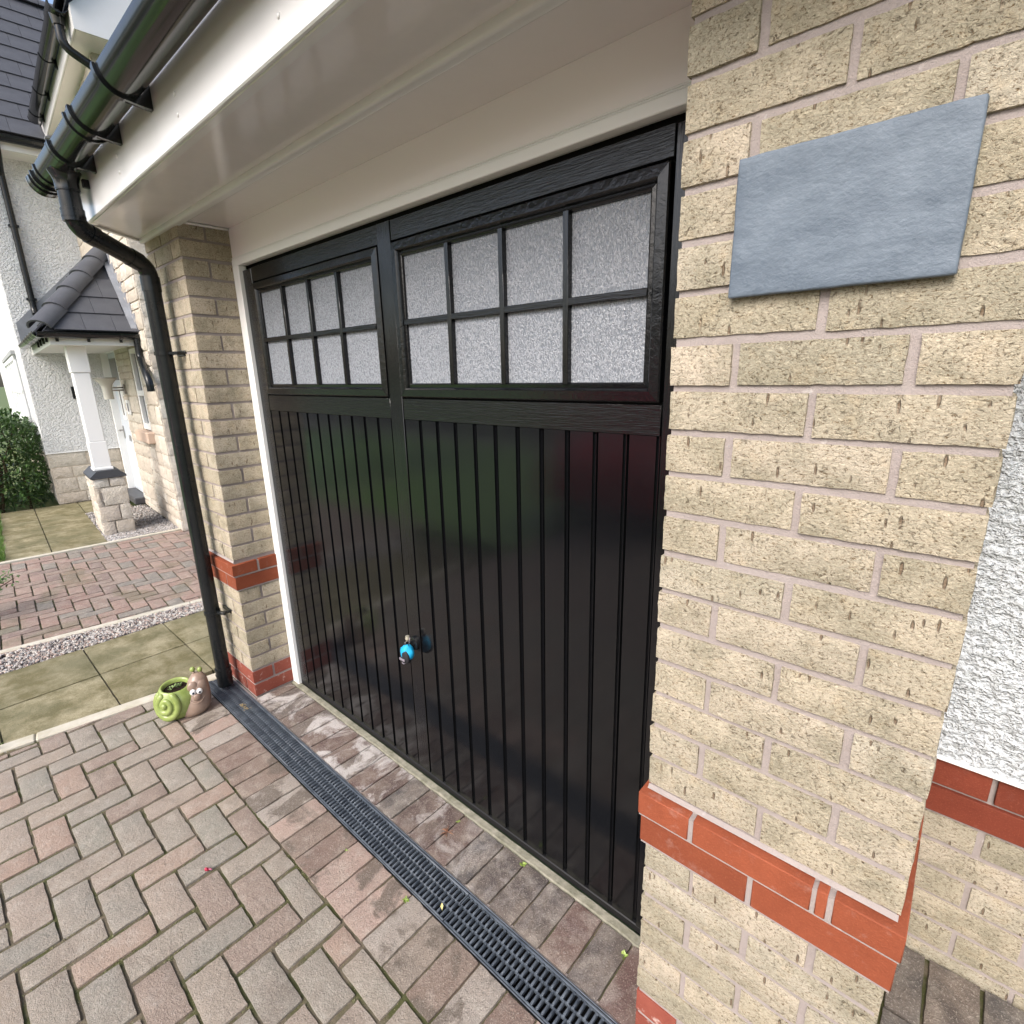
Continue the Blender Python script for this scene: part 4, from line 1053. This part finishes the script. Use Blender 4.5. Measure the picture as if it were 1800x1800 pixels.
# ---- neighbour ground
nd_ = thing('neighbour_driveway', None, None, (-1, .8, 0), kind='structure')
b = bmesh.new(); box(b, -2.20, .12, -3, 5.5, -.1, -.012); part('joint_sand', b, JOINT, nd_, kind='stuff')
far = bmesh.new()
FRI = NM
for (a, b_, c, d_) in herring(-2.185, .10, -2.0, 2.9):
    cc = NM @ Vector(((a+b_)/2, (c+d_)/2, 0))
    if seen(cc, 10) and cc.y < 1.1+.0*cc.x: paver(nd_, a+.003, b_-.003, c+.0025, d_-.0025, NEIB, 'n', 0, .008, .002, .004, .05)
    else: box(far, a+.003, b_-.003, c+.003, d_-.003, -.05, rnd.uniform(-.002, .001), .004)
part('pavers', far, NEIB, nd_, kind='stuff')
b = bmesh.new(); box(b, .12, .17, -.1, 5, -.1, .006, .004); ke = part('kerb', b, KERBM, None, kind='structure')
npth = thing('neighbour_path', None, None, (1.5, 1, 0), kind='structure')
b = bmesh.new(); box(b, .2, AW, .66, 1.45, -.1, -.012); part('joint_sand', b, JOINT, npth, kind='stuff')
for i in range(6):
    for j in range(2):
        a0 = .18+i*.45; a1 = min(a0+.445, AW-.01); b0 = .64+j*.45
        if a1-a0 < .1: continue
        ms = variants('nslab_%.2f' % (a1-a0), a1-a0, .444, .045, SLABM, 3, .06, .0015, .003, 35, 9.)
        inst('slab', rnd.choice(ms), npth, ((a0+a1)/2, b0+.222, -.0225))
ms = variants('nslab2', .85, .49, .045, SLABM, 1, .06, .0015, .003, 35, 9.); inst('slab', ms[0], npth, (2.34, .39, -.02)); 
b = bmesh.new(); box(b, .17, 1.9, .0, .645, -.1, -.012); part('gravel_bed', b, GRIT2, None, kind='structure')
pebbles('gravel', [((.18, 0, 0), (1.9, 0, 0), (1.9, .64, 0), (.18, .64, 0)), ((.18, 0, 0), (.6, 0, 0), (.6, .64, 0), (.18, .64, 0))], 4200, .008, .017, GRIT2, -.002, NM, 8)
# lawn
GRASSM = mat_leaf('grass_blade', (.06, .13, .018), (.11, .20, .03), (.14, .24, .05))
b = bmesh.new(); rr = random.Random(12)
box(b, .19, 2.7, 1.47, 7.0, -.1, -.004)
for _ in range(16000):
    a_, c_ = rr.uniform(.2, 2.7), 1.42+abs(rr.gauss(0, .6)); 
    if c_ > 4: continue
    h = rr.uniform(.03, .07); t = rr.uniform(0, 6.28); w_ = .004
    p = Vector((a_, c_, -.004)); s = Vector((math.cos(t), math.sin(t), 0))*w_; q = Vector((rr.uniform(-.03, .03), rr.uniform(-.03, .03), h))
    b.faces.new((b.verts.new(p-s), b.verts.new(p+s), b.verts.new(p+q)))
part('lawn', b, GRASSM, None, kind='stuff')
# hedge
hg = thing('hedge', 'dense dark green laurel hedge beneath the white house window, left edge', 'hedge', (3.6, 1.35, 0))
HLEAF = mat_leaf('laurel_leaf', (.030, .072, .018), (.065, .13, .032), (.13, .19, .045))
b = bmesh.new(); rr = random.Random(31)
def hedge_s(p):      # inside measure of a lumpy rounded block
    q = Vector(((p.x-3.72)/1.02, (p.y-1.48)/.66, (p.z-.56)/.66))
    return (abs(q.x)**4+abs(q.y)**4+abs(q.z)**4)**.25+.18*noise.noise(p*2.6)
cnt = 0
while cnt < 11000:
    p = Vector((rr.uniform(2.6, 4.85), rr.uniform(.75, 2.25), rr.uniform(0.01, 1.3)))
    s = hedge_s(p)
    if s > 1.0 or s < .72: continue
    d = Vector((rr.gauss(0, 1), rr.gauss(0, 1), rr.gauss(.2, .8)))+Vector((p.x-3.72, p.y-1.48, p.z-.5))*.9
    leaf(b, p, d, rr.uniform(.05, .10), rr.uniform(.025, .04)); cnt += 1
part('foliage', b, HLEAF, hg)
b = bmesh.new()
for i in range(16):
    x, y = rr.uniform(2.95, 4.5), rr.uniform(1.1, 1.9)
    tube(b, [(x, y, -.05), (x+rr.uniform(-.1, .1), y+rr.uniform(-.1, .1), .5), (x+rr.uniform(-.3, .3), y+rr.uniform(-.2, .2), 1.0)], [.018, .012, .006], 7)
part('stems', b, mat_plain('hedge_stem', (.07, .05, .03), .9, .2), hg)
FR = Matrix.Identity(4)

# small plants
WEED = mat_leaf('weed_leaf', (.16, .26, .04), (.28, .36, .08), (.36, .40, .12)); DRYW = mat_leaf('dry_weed', (.22, .09, .05), (.32, .15, .08), (.26, .20, .08))
GRP = 'weeds growing in the paving joints'
def ground_pt(u, v, z=0.):
    d = RGT*((u-900)/FPX)+DWN*((v-900)/FPX)+FWD
    t = (z-CAM.z)/d.z; return CAM+d*t
for i, (u, v, s, lab, mt) in enumerate((
    (611, 1497, 1, 'tiny green weed in the paving joint just left of the drain, farther from the camera', WEED), (713, 1583, 1.2, 'tiny green weed left of the drain, next to the yellow leaf', WEED),
    (806, 1444, .9, 'tiny green weed in the joint close to the door threshold', WEED), (787, 1463, 1.3, 'dried reddish weed tuft lying on a grey block before the door', DRYW),
    (920, 1520, 1.3, 'flat green weed against the threshold between pale and dark block', WEED), (1097, 1680, 1.4, 'bright green weed next to the foot of the right brick pier', WEED))):
    p = ground_pt(u, v); w = thing('weed', lab, 'weed', p, GRP); b = bmesh.new(); rr = random.Random(i+40)
    if mt is DRYW:
        for q in range(14):
            a = rr.uniform(0, 6.28); leaf(b, p+Vector((0, 0, .001)), Vector((math.cos(a), math.sin(a), .12)), rr.uniform(.015, .035), .0025)
    else: sprig(b, p-Vector((0, 0, .004)), 14, .010*s, .0055*s, 1.0, rr, .004)
    part('leaves', b, mt, w)
# moss and litter tufts in the joints (uncountable)
b = bmesh.new(); rr = random.Random(77)
for _ in range(1500):
    if rr.random() < .22: x, y = rr.uniform(-1.9, -.6), -.3295+rr.uniform(-.003, .003)
    else:
        x = round(rr.uniform(-2.4, -.6), 1)+rr.uniform(-.004, .004); y = rr.uniform(-1.15, -.36)
    if noise.noise(Vector((x*5, y*5, 3))) < -.05: continue
    sprig(b, (x, y, -.009), 3, .0055, .003, .8, rr, .004)
part('moss', b, mat_leaf('moss', (.075, .085, .025), (.14, .135, .05), (.24, .20, .10)), None, kind='stuff')
# yellow leaf on grate, leaf litter, petal
p = ground_pt(777, 1600, .004); yl = thing('fallen_leaf', 'small pale yellow leaf lying on the drain grate', 'leaf', p); b = bmesh.new(); leaf(b, p, Vector((-.6, .5, .1)), .022, .010); leaf(b, p+Vector((0, 0, .0015)), Vector((-.6, .5, .16)), .021, .009)
part('blade', b, mat_plain('yellow_leaf', (.72, .62, .28), .6, .3), yl)
p = ground_pt(430, 1243, .004); ll = thing('leaf_litter', 'curled brown scraps of dead leaf on the drain grate near the left pier', 'leaf litter', p); b = bmesh.new(); rr = random.Random(9)
for _ in range(22):
    a = rr.uniform(0, 6.28); leaf(b, p+Vector((rr.uniform(-.035, .035), rr.uniform(-.014, .014), rr.uniform(0, .006))), Vector((math.cos(a), math.sin(a), rr.uniform(-.1, .4))), rr.uniform(.008, .018), .005)
part('scraps', b, mat_plain('dead_leaf', (.32, .25, .13), .8, .2), ll)
p = ground_pt(364, 1530, .0); pe = thing('fallen_petal', 'single dark red petal on a grey driveway block', 'petal', p); b = bmesh.new()
ball(b, p+Vector((0, 0, .006)), 1, 3, (.0078, .0062, .0068), Matrix.Rotation(R(30), 4, 'Z'))
for v in b.verts:
    if v.co.y > p.y+.001: v.co.z -= .003; v.co.x *= 1
part('petal', b, mat_plain('petal_red', (.34, .012, .045), .4, .5), pe, 180)
b = bmesh.new(); tube(b, [p+Vector((.002, .004, .005)), p+Vector((.010, .010, .004)), p+Vector((.015, .011, .0035))], [.003, .0028, .001], 8); part('stalk', b, mat_plain('petal_stalk', (.33, .10, .15), .5, .4), pe, 180)
# leafy sprig at the left edge and grass tuft by the kerb
lp = thing('shrub_sprig', 'leafy green sprig leaning in over the neighbouring driveway at the left edge', 'plant', (-4.62, -.86, 0)); b = bmesh.new(); rr = random.Random(55)
tips = []
for i in range(9):
    e = Vector((-4.62+rr.uniform(-.28, .30), -.86+rr.uniform(-.25, .26), rr.uniform(.16, .38))); tips.append(e)
b2 = bmesh.new()
for e in tips:
    s = Vector((-4.62, -.90, 0)); tube(b2, [s, (s+e)/2+Vector((0, 0, .06)), e], [.006, .004, .002], 6)
    for _ in range(34):
        t = rr.uniform(.35, 1.02); q = s*(1-t)+e*t+Vector((0, 0, .12*t*(1-t)*2)); leaf(b, q+Vector((rr.gauss(0, .02), rr.gauss(0, .02), rr.gauss(0, .02))), Vector((rr.gauss(0, 1), rr.gauss(0, 1), rr.gauss(.2, .6))), rr.uniform(.03, .05), .02)
part('leaves', b, mat_leaf('sprig_leaf', (.04, .10, .02), (.08, .15, .03), (.13, .19, .05)), lp); part('stems', b2, mat_plain('sprig_stem', (.08, .06, .03), .9, .2), lp)
gt = thing('grass_tuft', 'thin grass tuft at the end of the kerb beside the slab path', 'grass', (-2.72, -.985, 0)); b = bmesh.new()
for _ in range(60):
    s = Vector((-2.72+rr.gauss(0, .02), -1.0+rr.gauss(0, .025), 0)); leaf(b, s, Vector((rr.gauss(0, .5), rr.gauss(.1, .5), rr.uniform(.4, 1))), rr.uniform(.03, .075), .004)
part('blades', b, GRASSM, gt)

# ================================================================== across the road, behind the camera (seen in the glossy door)
rd = bmesh.new(); box(rd, -60, 60, -14.5, -8.5, -.119, -.09); part('road', rd, mat_plain('asphalt', (.055, .055, .058), .9, .2, bumpscale=60, bumpd=.004), None, kind='structure')
pvm = bmesh.new(); box(pvm, -60, 60, -8.49, -7.5, -.119, -.02); box(pvm, -60, 60, -16, -14.51, -.119, -.02); part('pavement', pvm, mat_plain('pavement_grey', (.28, .27, .26), .9, .2), None, kind='structure')
lw = bmesh.new(); box(lw, -14, -2.75, -7.49, -2.2, -.119, -.01); part('front_lawn', lw, mat_leaf('mown_grass', (.13, .27, .03), (.17, .32, .045), (.20, .34, .07)), None, kind='structure')
car = thing('parked_car', 'red hatchback parked on the drive behind the viewpoint, mirrored in the door', 'car', (-2.45, -5.2, 0))
CARP = mat_plain('red_car_paint', (.62, .010, .016), .25, .5); TYRE = mat_plain('tyre', (.012, .012, .012), .8, .2)
def car_loft(secs, name, mat, half_w):
    b = bmesh.new(); rows = []
    for (y, zb, zt, w) in secs:
        rows.append([b.verts.new((-2.45+w*sx, y, z)) for sx, z in ((-1, zb), (-1.0, zb+(zt-zb)*.55), (-.86, zt-.02), (-.5, zt+.01), (.5, zt+.01), (.86, zt-.02), (1.0, zb+(zt-zb)*.55), (1, zb))])
    for A, B_ in zip(rows, rows[1:]):
        for j in range(8): b.faces.new((A[j], A[(j+1) % 8], B_[(j+1) % 8], B_[j]))
    b.faces.new(rows[0]); b.faces.new(rows[-1][::-1]); return part(name, b, mat, car, 40)
car_loft([(-3.15, .30, .62, .66), (-3.25, .22, .70, .76), (-3.6, .20, .84, .84), (-4.25, .20, .95, .87), (-5.2, .20, .98, .88), (-6.5, .20, .98, .87), (-7.0, .24, .92, .80), (-7.1, .3, .8, .72)], 'body', CARP, .87)
car_loft([(-4.15, .93, .95, .74), (-4.75, .93, 1.36, .66), (-5.3, .93, 1.46, .65), (-6.2, .93, 1.44, .64), (-6.95, .93, .97, .70)], 'glasshouse', DARKGL, .7)
car_loft([(-4.70, 1.33, 1.372, .62), (-5.3, 1.42, 1.475, .61), (-6.25, 1.40, 1.455, .60)], 'roof', CARP, .6)
for sx in (-1, 1):
    for y in (-3.95, -6.25):
        b = bmesh.new(); tube(b, [(-2.45+sx*.70, y, .31), (-2.45+sx*.885, y, .31)], .31, 24); w = part('wheel', b, TYRE, car, 40)
        b = bmesh.new(); tube(b, [(-2.45+sx*.88, y, .31), (-2.45+sx*.895, y, .31)], .2, 20); part('rim', b, STEEL, w, 40)
    b = bmesh.new(); ball(b, (-2.45+sx*.62, -3.33, .66), .13, 2, (1.2, .6, .6)); part('headlight', b, EYEW, car, 180)
for i, (x0, w_, lab) in enumerate(((-17, 8, 'left'), (-6.5, 8, 'middle'), (4, 8, 'right'))):
    mt = mat_plain('opposite_wall_%d' % i, ((.44, .35, .22), (.62, .61, .58), (.40, .30, .2))[i], .9, .2, var=((.36, .29, .19), 3))
    hs = thing('opposite_house', '%s two storey house across the road behind the viewpoint' % ('buff brick', 'white rendered', 'brown brick')[i], 'house', (x0+w_/2, -38, 0), 'houses across the road')
    b = bmesh.new(); box(b, x0, x0+w_, -42, -34.5, -.1, 5.0); part('wall', b, mt, hs)
    b = bmesh.new(); poly(b, [(-34.1, 4.9), (-34.1, 5.05), (-38.2, 8.2), (-42.4, 5.05), (-42.4, 4.9)], 'x', x0-.3, x0+w_+.3); part('roof', b, SLATE, hs)
    for fx in (.2, .75):
        for fz in (1.0, 3.3):
            b = bmesh.new(); box(b, x0+w_*fx-.7, x0+w_*fx+.7, -34.52, -34.44, fz, fz+1.2, .01); wo = part('window', b, FRAMEW, hs)
            b = bmesh.new(); box(b, x0+w_*fx-.62, x0+w_*fx+.62, -34.45, -34.42, fz+.08, fz+1.12); part('pane', b, DARKGL, wo)
    b = bmesh.new(); box(b, x0+w_*.47-.45, x0+w_*.47+.45, -34.52, -34.44, 0, 2.05, .01); part('front_door', b, (WDOOR, CARP, DARKGL)[i], hs)
for i, (x, y, lab) in enumerate(((-11.5, -6.4, 'bushy green tree on the lawn behind the viewpoint, toward the left'), (9, -17, 'bushy green tree across the road, to the right behind the viewpoint'))):
    tr = thing('tree', lab, 'tree', (x, y, 0), 'street trees'); rr = random.Random(90+i)
    b = bmesh.new(); tube(b, [(x, y, -.1), (x+.05, y, 1.2), (x+.1, y+.1, 2.6)], [.14, .11, .05], 10)
    for q in range(6): 
        a = q*1.05; tube(b, [(x+.06, y, 1.3+.15*q), (x+math.cos(a)*.8, y+math.sin(a)*.8, 2.2+.2*q)], [.05, .015], 6)
    part('trunk', b, mat_plain('bark_%d' % i, (.10, .075, .05), .95, .1), tr)
    b = bmesh.new()
    for _ in range(2600):
        d = Vector((rr.gauss(0, 1), rr.gauss(0, 1), rr.gauss(0, 1))).normalized(); r = rr.uniform(.55, 1)**.5*(1+.35*noise.noise(d*2.2+Vector((i*9, 0, 0))))
        leaf(b, Vector((x, y, 2.9))+Vector((d.x*1.5, d.y*1.5, d.z*1.6))*r, d+Vector((rr.gauss(0, .6), rr.gauss(0, .6), rr.gauss(0, .6))), .20, .12)
    part('crown', b, HLEAF, tr)

S.render.engine = 'CYCLES'
